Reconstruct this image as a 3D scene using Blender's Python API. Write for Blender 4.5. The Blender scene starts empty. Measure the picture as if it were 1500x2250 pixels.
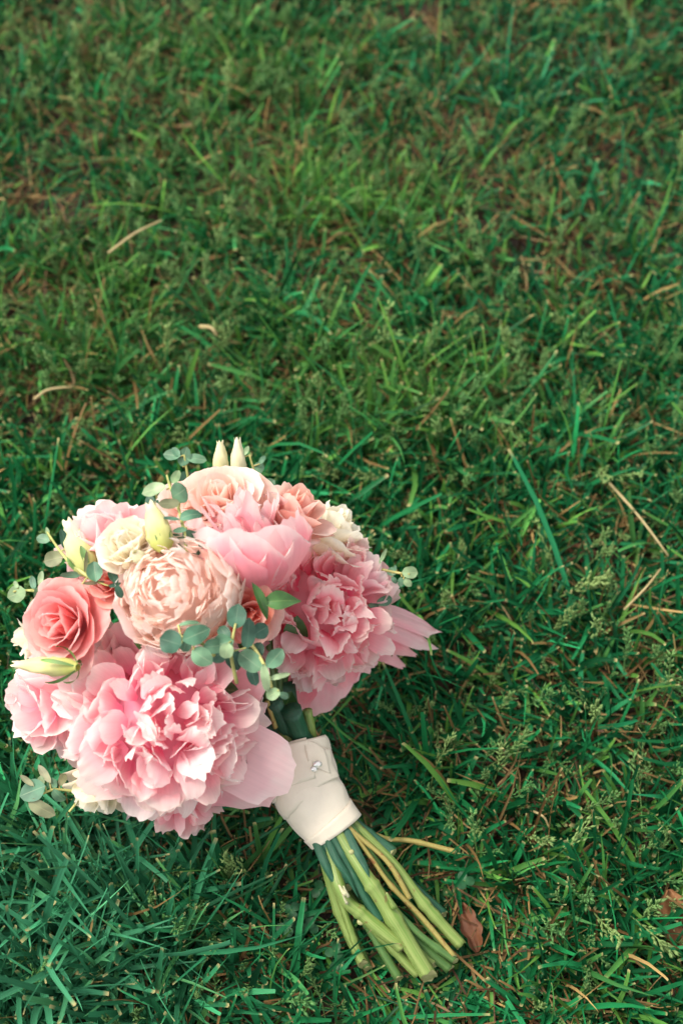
import bpy, math, random
import numpy as np
from mathutils import Vector, Matrix

random.seed(11)
rng = np.random.default_rng(11)
R_ = math.radians
sc = bpy.context.scene
col = sc.collection

# ------------------------------------------------------------------ camera
CAM_H, PITCH = 0.82, R_(61)
cd = bpy.data.cameras.new('camera')
cam = bpy.data.objects.new('camera', cd)
col.objects.link(cam)
cam.location = (0, 0, CAM_H)
cam.rotation_euler = (math.pi/2 - PITCH, 0, 0)
cd.sensor_fit = 'VERTICAL'
cd.sensor_height = 36
cd.lens = 50
cd.clip_start, cd.clip_end = 0.01, 500
cd.dof.use_dof = True
cd.dof.focus_distance = 0.762
cd.dof.aperture_fstop = 5.2
cd.dof.aperture_blades = 9
sc.camera = cam

# ------------------------------------------------------------------ world, sun, exposure
SUN_DIR = Vector((-0.62, 0.22, 0.95)).normalized()
w = bpy.data.worlds.new('World')
sc.world = w
w.use_nodes = True
nt = w.node_tree
nt.nodes.clear()
wo = nt.nodes.new('ShaderNodeOutputWorld')
bg = nt.nodes.new('ShaderNodeBackground')
hs = nt.nodes.new('ShaderNodeHueSaturation')
sky = nt.nodes.new('ShaderNodeTexSky')
sky.sky_type = 'NISHITA'
sky.sun_disc = False
sky.sun_elevation = math.asin(SUN_DIR.z)
sky.sun_rotation = math.atan2(SUN_DIR.x, SUN_DIR.y) % (2*math.pi)
sky.dust_density = 3.0
hs.inputs['Saturation'].default_value = 0.06          # overcast: a grey sky
bg.inputs['Strength'].default_value = 0.135
nt.links.new(sky.outputs[0], hs.inputs['Color'])
nt.links.new(hs.outputs[0], bg.inputs['Color'])
nt.links.new(bg.outputs[0], wo.inputs['Surface'])
sl = bpy.data.lights.new('sun', 'SUN')
sl.energy = 1.5
sl.angle = R_(24)
sl.color = (1.0, 0.89, 0.70)
so = bpy.data.objects.new('sun', sl)
col.objects.link(so)
so.rotation_euler = SUN_DIR.to_track_quat('Z', 'Y').to_euler()
so.location = (0, 0, 3)
sc.view_settings.view_transform = 'Standard'
sc.view_settings.look = 'None'
sc.view_settings.gamma = 1
sc.view_settings.exposure = 1.26
sc.cycles.max_bounces = 10
sc.cycles.diffuse_bounces = 7
sc.cycles.transmission_bounces = 8
sc.cycles.use_denoising = True
sc.cycles.denoiser = 'OPENIMAGEDENOISE'
sc.cycles.denoising_input_passes = 'RGB_ALBEDO_NORMAL'
sc.cycles.denoising_prefilter = 'ACCURATE'

# ------------------------------------------------------------------ helpers: view rays, tags, meshes
FW = Vector((0, math.cos(PITCH), -math.sin(PITCH)))
UPC = Vector((0, math.sin(PITCH), math.cos(PITCH)))
RT = Vector((1, 0, 0))
TOC = -FW
C_ = Vector((0, 0, CAM_H))
K = 0.72/2250

def ray(px, py):
    return FW + RT*((px-750)*K) - UPC*((py-1125)*K)

def at(px, py, z):
    d = ray(px, py)
    return C_ + d*((CAM_H-z)/(-d.z))

HEAD = at(430, 1400, 0.088)

def onhead(px, py, r=0.1):
    """front point of the bouquet's ball of radius r seen along that direction, or the nearest point beside it"""
    d = ray(px, py).normalized()
    oc = HEAD - C_
    tc = oc.dot(d)
    d2 = oc.length_squared - tc*tc
    p = C_ + d*(tc - (math.sqrt(r*r-d2) if d2 < r*r else 0))
    return p

def project(x, y, z):
    px = x
    dy = y
    dz = z - CAM_H
    dep = dy*FW.y + dz*FW.z
    return 750 + px/dep/K, 1125 - (dy*UPC.y + dz*UPC.z)/dep/K

def camdir(r, u, t):
    return (RT*r + UPC*u + TOC*t).normalized()

def tag(o, label=None, cat=None, group=None, kind=None):
    for k, v in (('label', label), ('category', cat), ('group', group), ('kind', kind)):
        if v:
            o[k] = v
    return o

def mesh(name, verts, faces, mats, uv=None, smooth=True, fmat=None, colr=None):
    me = bpy.data.meshes.new(name)
    verts = np.asarray(verts, dtype=np.float32)
    if isinstance(faces, np.ndarray):
        nf, k = faces.shape
        me.vertices.add(len(verts)); me.vertices.foreach_set('co', verts.ravel())
        me.loops.add(nf*k); me.loops.foreach_set('vertex_index', faces.ravel().astype(np.int32))
        me.polygons.add(nf)
        me.polygons.foreach_set('loop_start', np.arange(0, nf*k, k, dtype=np.int32))
        me.update(calc_edges=True)
    else:
        me.from_pydata(verts.tolist(), [], faces)
    if uv is not None:
        ul = me.uv_layers.new(name='UVMap')
        li = np.zeros(len(me.loops), dtype=np.int32)
        me.loops.foreach_get('vertex_index', li)
        ul.data.foreach_set('uv', np.asarray(uv, dtype=np.float32)[li].ravel())
    if colr is not None:
        a = me.color_attributes.new('pigment', 'FLOAT_COLOR', 'POINT')
        a.data.foreach_set('color', np.asarray(colr, dtype=np.float32).ravel())
    for m in (mats if isinstance(mats, (list, tuple)) else [mats]):
        me.materials.append(m)
    if fmat is not None:
        me.polygons.foreach_set('material_index', np.asarray(fmat, dtype=np.int32))
    if smooth:
        me.polygons.foreach_set('use_smooth', np.ones(len(me.polygons), dtype=bool))
    me.update()
    return me

def link(name, me, parent=None, mw=None):
    o = bpy.data.objects.new(name, me)
    col.objects.link(o)
    if parent is not None:
        o.parent = parent
    if mw is not None:
        o.matrix_basis = (WORLD[parent.name].inverted() @ mw) if parent is not None else mw
        WORLD[o.name] = mw
    else:
        WORLD[o.name] = WORLD[parent.name] if parent is not None else Matrix.Identity(4)
    return o
WORLD = {}

def frame(origin, z, xhint=RT):
    z = z.normalized()
    x = (xhint - z*xhint.dot(z)).normalized()
    y = z.cross(x)
    m = Matrix((x, y, z)).transposed().to_4x4()
    m.translation = origin
    return m

def gridfaces(nv, nu):
    i = np.arange(nv-1)[:, None]*nu + np.arange(nu-1)[None, :]
    return np.stack([i, i+1, i+nu+1, i+nu], -1).reshape(-1, 4)

def merge(parts):
    V, F, U, n = [], [], [], 0
    for v, f, u in parts:
        V.append(v); F.append(np.asarray(f)+n); U.append(u); n += len(v)
    return np.concatenate(V), np.concatenate(F), np.concatenate(U)

# ------------------------------------------------------------------ materials
def newmat(name):
    m = bpy.data.materials.new(name)
    m.use_nodes = True
    m.node_tree.nodes.clear()
    return m, m.node_tree.nodes, m.node_tree.links

def out(N, L, sh):
    o = N.new('ShaderNodeOutputMaterial')
    L.new(sh, o.inputs['Surface'])

def mixrgb(N, L, a, b, f, mode='MIX'):
    n = N.new('ShaderNodeMix')
    n.data_type = 'RGBA'
    n.blend_type = mode
    for s, v in ((n.inputs[6], a), (n.inputs[7], b), (n.inputs[0], f)):
        if hasattr(v, 'is_output'):
            L.new(v, s)
        elif isinstance(v, tuple):
            s.default_value = (*v[:3], 1)
        else:
            s.default_value = v
    return n.outputs[2]

def mrange(N, L, v, a, b, c, d):
    n = N.new('ShaderNodeMapRange')
    n.interpolation_type = 'SMOOTHSTEP'
    L.new(v, n.inputs[0])
    for i, x in enumerate((a, b, c, d)):
        n.inputs[i+1].default_value = x
    return n.outputs[0]

def petal_mat(name, base, body, tip, trans=0.52, vary=0.10, p0=0.0, p1=0.55, t0=0.72):
    m, N, L = newmat(name)
    uv = N.new('ShaderNodeUVMap')
    sep = N.new('ShaderNodeSeparateXYZ')
    L.new(uv.outputs[0], sep.inputs[0])
    oi = N.new('ShaderNodeObjectInfo')
    # soft blotches and fine lengthwise veins, in petal coordinates
    mp = N.new('ShaderNodeMapping'); mp.inputs['Scale'].default_value = (19, 1.3, 1)
    L.new(uv.outputs[0], mp.inputs[0])
    ad = N.new('ShaderNodeVectorMath'); ad.operation = 'ADD'
    L.new(mp.outputs[0], ad.inputs[0]); L.new(oi.outputs['Random'], ad.inputs[1])
    vn = N.new('ShaderNodeTexNoise'); vn.inputs['Scale'].default_value = 1.0; vn.inputs['Detail'].default_value = 3
    L.new(ad.outputs[0], vn.inputs[0])
    tc = N.new('ShaderNodeTexCoord')
    bn = N.new('ShaderNodeTexNoise'); bn.inputs['Scale'].default_value = 70; bn.inputs['Detail'].default_value = 2
    L.new(tc.outputs['Object'], bn.inputs[0])
    vv = N.new('ShaderNodeMath'); vv.operation = 'MULTIPLY_ADD'
    L.new(bn.outputs[0], vv.inputs[0]); vv.inputs[1].default_value = 0.5
    va = N.new('ShaderNodeMath'); va.operation = 'SUBTRACT'
    L.new(sep.outputs[1], va.inputs[0]); va.inputs[1].default_value = 0.25
    L.new(va.outputs[0], vv.inputs[2])
    c1 = mixrgb(N, L, base, body, mrange(N, L, vv.outputs[0], p0, p1, 0, 1))
    c2 = mixrgb(N, L, c1, tip, mrange(N, L, vv.outputs[0], t0, 1.0, 0, 1))
    # petal to petal variation, veins
    hsn = N.new('ShaderNodeHueSaturation')
    L.new(c2, hsn.inputs['Color'])
    L.new(mrange(N, L, oi.outputs['Random'], 0, 1, 1-vary*2.2, 1+vary*2.2), hsn.inputs['Saturation'])
    L.new(mrange(N, L, vn.outputs[0], 0.3, 0.7, 0.955, 1.02), hsn.inputs['Value'])
    colo = hsn.outputs[0]
    pr = N.new('ShaderNodeBsdfPrincipled')
    L.new(colo, pr.inputs['Base Color'])
    pr.inputs['Roughness'].default_value = 0.55
    pr.inputs['Specular IOR Level'].default_value = 0.25
    pr.inputs['Sheen Weight'].default_value = 0.12
    bp = N.new('ShaderNodeBump'); bp.inputs['Strength'].default_value = 0.14; bp.inputs['Distance'].default_value = 0.0006
    L.new(vn.outputs[0], bp.inputs['Height']); L.new(bp.outputs[0], pr.inputs['Normal'])
    tr = N.new('ShaderNodeBsdfTranslucent')
    L.new(colo, tr.inputs['Color'])
    mx = N.new('ShaderNodeMixShader'); mx.inputs[0].default_value = trans
    L.new(pr.outputs[0], mx.inputs[1]); L.new(tr.outputs[0], mx.inputs[2])
    out(N, L, mx.outputs[0])
    return m

M_A = petal_mat('petal_pale_pink', (.955, .36, .51), (.975, .66, .70), (.985, .85, .83), t0=.52)
M_AG = petal_mat('petal_pale_pink_guard', (.93, .36, .47), (.95, .55, .60), (.965, .71, .72))
M_BG = petal_mat('petal_rose_pink_guard', (.92, .30, .40), (.945, .46, .52), (.96, .63, .65))
M_B = petal_mat('petal_rose_pink', (.95, .29, .41), (.97, .55, .60), (.98, .79, .77), t0=.55)
M_C = petal_mat('petal_cup_pink', (.94, .35, .48), (.965, .55, .61), (.975, .76, .76))
M_D = petal_mat('petal_peach', (.98, .74, .66), (.985, .83, .765), (.985, .90, .85), trans=.6)
M_E = petal_mat('petal_coral', (.88, .25, .28), (.92, .42, .42), (.945, .60, .57))
M_F = petal_mat('petal_pale_peach', (.94, .56, .49), (.95, .71, .63), (.97, .83, .76))
M_G = petal_mat('petal_salmon', (.90, .44, .38), (.92, .58, .51), (.94, .70, .62))
M_H = petal_mat('petal_cream', (.92, .82, .58), (.95, .89, .75), (.96, .92, .82))
M_K = petal_mat('petal_deep_salmon', (.84, .24, .20), (.89, .38, .32), (.92, .52, .45))
M_BUD = petal_mat('petal_bud', (.46, .48, .18), (.74, .70, .42), (.84, .78, .56), trans=0.25, p1=.6)

def leaf_mat(name, c, c2, rough=0.5, trans=0.2, tip=None, spec=.35):
    m, N, L = newmat(name)
    tc = N.new('ShaderNodeTexCoord')
    oi = N.new('ShaderNodeObjectInfo')
    n = N.new('ShaderNodeTexNoise'); n.inputs['Scale'].default_value = 95; n.inputs['Detail'].default_value = 6
    L.new(tc.outputs['Object'], n.inputs[0])
    a = mixrgb(N, L, c, c2, oi.outputs['Random'])
    b = mixrgb(N, L, a, (1, 1, 1), 0.0)
    h = N.new('ShaderNodeHueSaturation')
    L.new(b, h.inputs['Color'])
    L.new(mrange(N, L, n.outputs[0], .3, .7, .66, 1.3), h.inputs['Value'])
    colo = h.outputs[0]
    uv = N.new('ShaderNodeUVMap'); sep = N.new('ShaderNodeSeparateXYZ'); L.new(uv.outputs[0], sep.inputs[0])
    if tip:
        # paler midrib
        ab = N.new('ShaderNodeMath'); ab.operation = 'SUBTRACT'; L.new(sep.outputs[0], ab.inputs[0]); ab.inputs[1].default_value = .5
        ab2 = N.new('ShaderNodeMath'); ab2.operation = 'ABSOLUTE'; L.new(ab.outputs[0], ab2.inputs[0])
        colo = mixrgb(N, L, colo, tip, mrange(N, L, ab2.outputs[0], 0.005, .035, .5, 0))
    p = N.new('ShaderNodeBsdfPrincipled')
    L.new(colo, p.inputs['Base Color'])
    p.inputs['Roughness'].default_value = rough
    p.inputs['Specular IOR Level'].default_value = spec
    bp = N.new('ShaderNodeBump'); bp.inputs['Strength'].default_value = 0.2; bp.inputs['Distance'].default_value = 0.0005
    L.new(n.outputs[0], bp.inputs['Height']); L.new(bp.outputs[0], p.inputs['Normal'])
    t = N.new('ShaderNodeBsdfTranslucent'); L.new(colo, t.inputs['Color'])
    mx = N.new('ShaderNodeMixShader'); mx.inputs[0].default_value = trans
    L.new(p.outputs[0], mx.inputs[1]); L.new(t.outputs[0], mx.inputs[2])
    out(N, L, mx.outputs[0])
    return m

M_EUC = leaf_mat('eucalyptus_grey_green', (.075, .185, .115), (.14, .27, .16), tip=(.30, .40, .26))
M_EUCD = leaf_mat('eucalyptus_dark', (.032, .095, .065), (.06, .145, .095), tip=(.16, .25, .17))
M_EUCL = leaf_mat('eucalyptus_light', (.22, .34, .17), (.28, .39, .22), tip=(.40, .46, .26))
M_EUCO = leaf_mat('eucalyptus_olive', (.20, .22, .12), (.24, .25, .15), tip=(.34, .32, .18))
M_DLEAF = leaf_mat('peony_leaf', (.045, .13, .035), (.06, .15, .04), rough=.35, tip=(.2, .3, .1), spec=.5)
M_TWIG = leaf_mat('twig_yellow_green', (.36, .38, .13), (.40, .36, .13), trans=0.0)
M_SEP = leaf_mat('sepal_green', (.10, .20, .06), (.14, .25, .07), trans=.1)
M_CALYX = leaf_mat('calyx_dark', (.05, .10, .04), (.06, .13, .05), trans=.0)

def stem_mat(name, c, c2, nod=(.16, .10, .03), nodes=.62):
    m, N, L = newmat(name)
    uv = N.new('ShaderNodeUVMap')
    mp = N.new('ShaderNodeMapping'); mp.inputs['Scale'].default_value = (15, 3, 1)
    L.new(uv.outputs[0], mp.inputs[0])
    n = N.new('ShaderNodeTexNoise'); n.inputs['Scale'].default_value = 1.5; n.inputs['Detail'].default_value = 5
    L.new(mp.outputs[0], n.inputs[0])
    tc = N.new('ShaderNodeTexCoord')
    n2 = N.new('ShaderNodeTexNoise'); n2.inputs['Scale'].default_value = 260; n2.inputs['Detail'].default_value = 3
    L.new(tc.outputs['Object'], n2.inputs[0])
    a = mixrgb(N, L, c, c2, mrange(N, L, n.outputs[0], .35, .65, 0, 1))
    b = mixrgb(N, L, a, nod, mrange(N, L, n2.outputs[0], nodes, nodes+.12, 0, .8))
    p = N.new('ShaderNodeBsdfPrincipled')
    L.new(b, p.inputs['Base Color']); p.inputs['Roughness'].default_value = .42
    p.inputs['Subsurface Weight'].default_value = 0.0
    bp = N.new('ShaderNodeBump'); bp.inputs['Strength'].default_value = 0.6; bp.inputs['Distance'].default_value = 0.0008
    L.new(n.outputs[0], bp.inputs['Height']); L.new(bp.outputs[0], p.inputs['Normal'])
    out(N, L, p.outputs[0])
    return m

M_S1 = stem_mat('stem_apple_green', (.13, .23, .040), (.23, .30, .085))
M_S2 = stem_mat('stem_mid_green', (.05, .14, .035), (.09, .18, .045))
M_S3 = stem_mat('stem_teal_green', (.010, .070, .036), (.02, .10, .05), nodes=.75)
M_S4 = stem_mat('stem_yellow', (.28, .26, .07), (.32, .25, .07), nod=(.20, .06, .02), nodes=.56)
M_CUT = stem_mat('stem_cut_end', (.30, .33, .13), (.40, .38, .18))
M_FIB = stem_mat('torn_fibre', (.62, .58, .40), (.52, .52, .30), nodes=.8)

def ribbon_mat(name, c, sheer=0.0):
    m, N, L = newmat(name)
    uv = N.new('ShaderNodeUVMap')
    mp = N.new('ShaderNodeMapping'); mp.inputs['Scale'].default_value = (260, 260, 1)
    L.new(uv.outputs[0], mp.inputs[0])
    wv = N.new('ShaderNodeTexWave'); wv.inputs['Scale'].default_value = 1; wv.inputs['Distortion'].default_value = .6
    L.new(mp.outputs[0], wv.inputs[0])
    tc = N.new('ShaderNodeTexCoord')
    n = N.new('ShaderNodeTexNoise'); n.inputs['Scale'].default_value = 55; n.inputs['Detail'].default_value = 3
    L.new(tc.outputs['Object'], n.inputs[0])
    h = N.new('ShaderNodeHueSaturation'); h.inputs['Color'].default_value = (*c, 1)
    L.new(mrange(N, L, n.outputs[0], .3, .7, .94, 1.04), h.inputs['Value'])
    p = N.new('ShaderNodeBsdfPrincipled')
    L.new(h.outputs[0], p.inputs['Base Color'])
    p.inputs['Roughness'].default_value = .30
    p.inputs['Anisotropic'].default_value = .5
    p.inputs['Sheen Weight'].default_value = .3
    b1 = N.new('ShaderNodeBump'); b1.inputs['Strength'].default_value = .5; b1.inputs['Distance'].default_value = .0025
    L.new(n.outputs[0], b1.inputs['Height'])
    b2 = N.new('ShaderNodeBump'); b2.inputs['Strength'].default_value = .15; b2.inputs['Distance'].default_value = .0002
    L.new(wv.outputs[1], b2.inputs['Height']); L.new(b1.outputs[0], b2.inputs['Normal'])
    L.new(b2.outputs[0], p.inputs['Normal'])
    if sheer:
        p.inputs['Alpha'].default_value = 1-sheer
    out(N, L, p.outputs[0])
    return m

M_RIB = ribbon_mat('ivory_satin', (.75, .67, .545))
M_RIB2 = ribbon_mat('ivory_satin_edge', (.73, .65, .525))

def gem_mat():
    m, N, L = newmat('crystal')
    p = N.new('ShaderNodeBsdfPrincipled')
    p.inputs['Base Color'].default_value = (.93, .92, .90, 1)
    p.inputs['Roughness'].default_value = .05
    p.inputs['Metallic'].default_value = .45
    p.inputs['Coat Weight'].default_value = 1
    out(N, L, p.outputs[0])
    return m
M_GEM = gem_mat()

def grass_mat(name='grass_blades', trans=.24):
    m, N, L = newmat(name)
    a = N.new('ShaderNodeAttribute'); a.attribute_name = 'pigment'
    uv = N.new('ShaderNodeUVMap')
    mp = N.new('ShaderNodeMapping'); mp.inputs['Scale'].default_value = (14, 1.0, 1)
    L.new(uv.outputs[0], mp.inputs[0])
    n = N.new('ShaderNodeTexNoise'); n.inputs['Scale'].default_value = 1; n.inputs['Detail'].default_value = 2
    L.new(mp.outputs[0], n.inputs[0])
    h = N.new('ShaderNodeHueSaturation'); L.new(a.outputs['Color'], h.inputs['Color'])
    L.new(mrange(N, L, n.outputs[0], .3, .7, .82, 1.18), h.inputs['Value'])
    p = N.new('ShaderNodeBsdfPrincipled')
    L.new(h.outputs[0], p.inputs['Base Color'])
    p.inputs['Roughness'].default_value = .45
    p.inputs['Specular IOR Level'].default_value = .16
    t = N.new('ShaderNodeBsdfTranslucent'); L.new(h.outputs[0], t.inputs['Color'])
    mx = N.new('ShaderNodeMixShader'); mx.inputs[0].default_value = trans
    L.new(p.outputs[0], mx.inputs[1]); L.new(t.outputs[0], mx.inputs[2])
    out(N, L, mx.outputs[0])
    return m
M_GRASS = grass_mat()
M_THATCH = grass_mat('dry_thatch', .15)

def soil_mat():
    m, N, L = newmat('soil')
    tc = N.new('ShaderNodeTexCoord')
    n = N.new('ShaderNodeTexNoise'); n.inputs['Scale'].default_value = 45; n.inputs['Detail'].default_value = 8
    L.new(tc.outputs['Object'], n.inputs[0])
    n2 = N.new('ShaderNodeTexNoise'); n2.inputs['Scale'].default_value = 6; n2.inputs['Detail'].default_value = 6
    L.new(tc.outputs['Object'], n2.inputs[0])
    a = mixrgb(N, L, (.012, .007, .004), (.045, .025, .012), mrange(N, L, n.outputs[0], .35, .68, 0, 1))
    # far lawn, beyond the blades: green over soil
    gm = N.new('ShaderNodeVectorMath'); gm.operation = 'LENGTH'; L.new(tc.outputs['Object'], gm.inputs[0])
    g = mixrgb(N, L, (.025, .085, .035), (.06, .13, .04), mrange(N, L, n2.outputs[0], .35, .65, 0, 1))
    c = mixrgb(N, L, a, g, mrange(N, L, gm.outputs['Value'], 1.6, 2.6, 0, 1))
    p = N.new('ShaderNodeBsdfPrincipled'); L.new(c, p.inputs['Base Color']); p.inputs['Roughness'].default_value = .95
    b = N.new('ShaderNodeBump'); b.inputs['Distance'].default_value = .006; L.new(n.outputs[0], b.inputs['Height'])
    L.new(b.outputs[0], p.inputs['Normal'])
    out(N, L, p.outputs[0])
    return m
M_SOIL = soil_mat()

def dry_mat(name, c, c2):
    m, N, L = newmat(name)
    tc = N.new('ShaderNodeTexCoord')
    n = N.new('ShaderNodeTexNoise'); n.inputs['Scale'].default_value = 120; n.inputs['Detail'].default_value = 6
    L.new(tc.outputs['Object'], n.inputs[0])
    a = mixrgb(N, L, c, c2, mrange(N, L, n.outputs[0], .35, .65, 0, 1))
    p = N.new('ShaderNodeBsdfPrincipled'); L.new(a, p.inputs['Base Color']); p.inputs['Roughness'].default_value = .7
    b = N.new('ShaderNodeBump'); b.inputs['Strength'].default_value = .5; b.inputs['Distance'].default_value = .001
    L.new(n.outputs[0], b.inputs['Height']); L.new(b.outputs[0], p.inputs['Normal'])
    out(N, L, p.outputs[0])
    return m
M_DRY = dry_mat('dry_brown_leaf', (.15, .060, .020), (.23, .105, .040))
M_DRY2 = dry_mat('dry_red_leaf', (.09, .028, .010), (.13, .045, .016))
M_STRAW = dry_mat('straw', (.30, .23, .10), (.40, .32, .16))
M_SEED = leaf_mat('seed_head_green', (.09, .25, .075), (.25, .36, .12), trans=.3)
M_CLOV = leaf_mat('clover', (.012, .085, .032), (.02, .11, .038), trans=.2)

# ------------------------------------------------------------------ ground
gv, gn = [], 81
s_ = np.linspace(-1, 1, gn)
ax = np.sign(s_)*(np.abs(s_)**3.2)*60
X, Y = np.meshgrid(ax, ax + .65)

def ground_z(x, y):
    return (0.004*np.sin(x*17+1.3)*np.sin(y*13+.4) + 0.003*np.sin(x*31+y*23))*np.exp(-((x)**2+(y-.6)**2)/4)
Z = ground_z(X, Y)
gm = mesh('ground', np.stack([X, Y, Z], -1).reshape(-1, 3), gridfaces(gn, gn), M_SOIL)
tag(link('ground', gm), kind='structure')

# ------------------------------------------------------------------ grass
A_TOP, A_MID, A_BOT = at(655, 1642, .062), at(676, 1735, .054), at(738, 1828, .044)
A_END = at(950, 2110, .020)

def seg_dist(x, y, a, b):
    ax_, ay, bx, by = a.x, a.y, b.x, b.y
    t = np.clip(((x-ax_)*(bx-ax_)+(y-ay)*(by-ay))/((bx-ax_)**2+(by-ay)**2), 0, 1)
    return np.hypot(x-ax_-t*(bx-ax_), y-ay-t*(by-ay)), t

def press(x, y):
    """how much height is left to a blade at x, y (metres): the bouquet lies on the turf"""
    h = np.full_like(x, 9.0)
    d = np.hypot(x-HEAD.x, y-HEAD.y+.01)
    h = np.minimum(h, np.where(d < .10, .010 + .22*np.clip(d-.055, 0, 1), 9))
    d, t = seg_dist(x, y, A_TOP, A_END)
    wd = .020 + .016*t
    h = np.minimum(h, np.where(d < wd+.006, .012, np.where(d < wd+.018, .022, 9)))
    return h

def bumps(px, py, lst):
    s = np.zeros_like(px)
    for (a, b, sx, sy, k) in lst:
        s += k*np.exp(-((px-a)/sx)**2 - ((py-b)/sy)**2)
    return s
BARE = [(150, 60, 120, 50, .5), (320, 240, 110, 50, .5), (1000, 100, 120, 50, .5), (1350, 330, 110, 60, .6), (930, 350, 90, 50, .5), (180, 320, 90, 50, .5), (1150, 820, 110, 60, .5), (800, 700, 90, 50, .5), (520, 850, 90, 50, .5), (1250, 560, 100, 50, .5), (60, 690, 130, 60, .9), (70, 890, 130, 70, .8), (240, 965, 90, 50, .7), (420, 650, 80, 50, .5), (1060, 470, 120, 60, .6), (700, 560, 70, 40, .4),
        (1300, 1230, 130, 100, .8), (1170, 1090, 100, 50, .4), (1430, 1540, 110, 150, .7), (1130, 1650, 140, 190, .55), (30, 440, 60, 60, .5), (640, 1990, 60, 70, .7),
        (1000, 950, 60, 50, .4), (1030, 680, 120, 60, .5), (560, 330, 160, 60, .5), (830, 250, 120, 60, .4), (1180, 1750, 120, 60, .5), (1250, 2060, 150, 80, .4),
        (900, 1980, 160, 160, .3), (1420, 980, 90, 60, .4), (1350, 700, 100, 50, .4), (250, 1130, 100, 50, .3), (1050, 2180, 200, 60, .5)]
LIME = [(300, 150, 260, 120, .35), (200, 620, 120, 80, .4), (650, 430, 260, 90, .9), (820, 480, 220, 60, .7), (600, 200, 200, 120, .5), (850, 900, 200, 120, .55), (150, 800, 200, 150, .5), (1000, 880, 160, 80, .5), (720, 830, 160, 120, .4), (300, 700, 200, 200, .35)]
TEAL = [(1150, 170, 300, 160, .8), (130, 2050, 260, 260, 1.0), (1350, 500, 250, 200, .5), (250, 450, 120, 120, .4), (1250, 1300, 250, 250, .4), (1200, 100, 200, 200, .4)]

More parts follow.
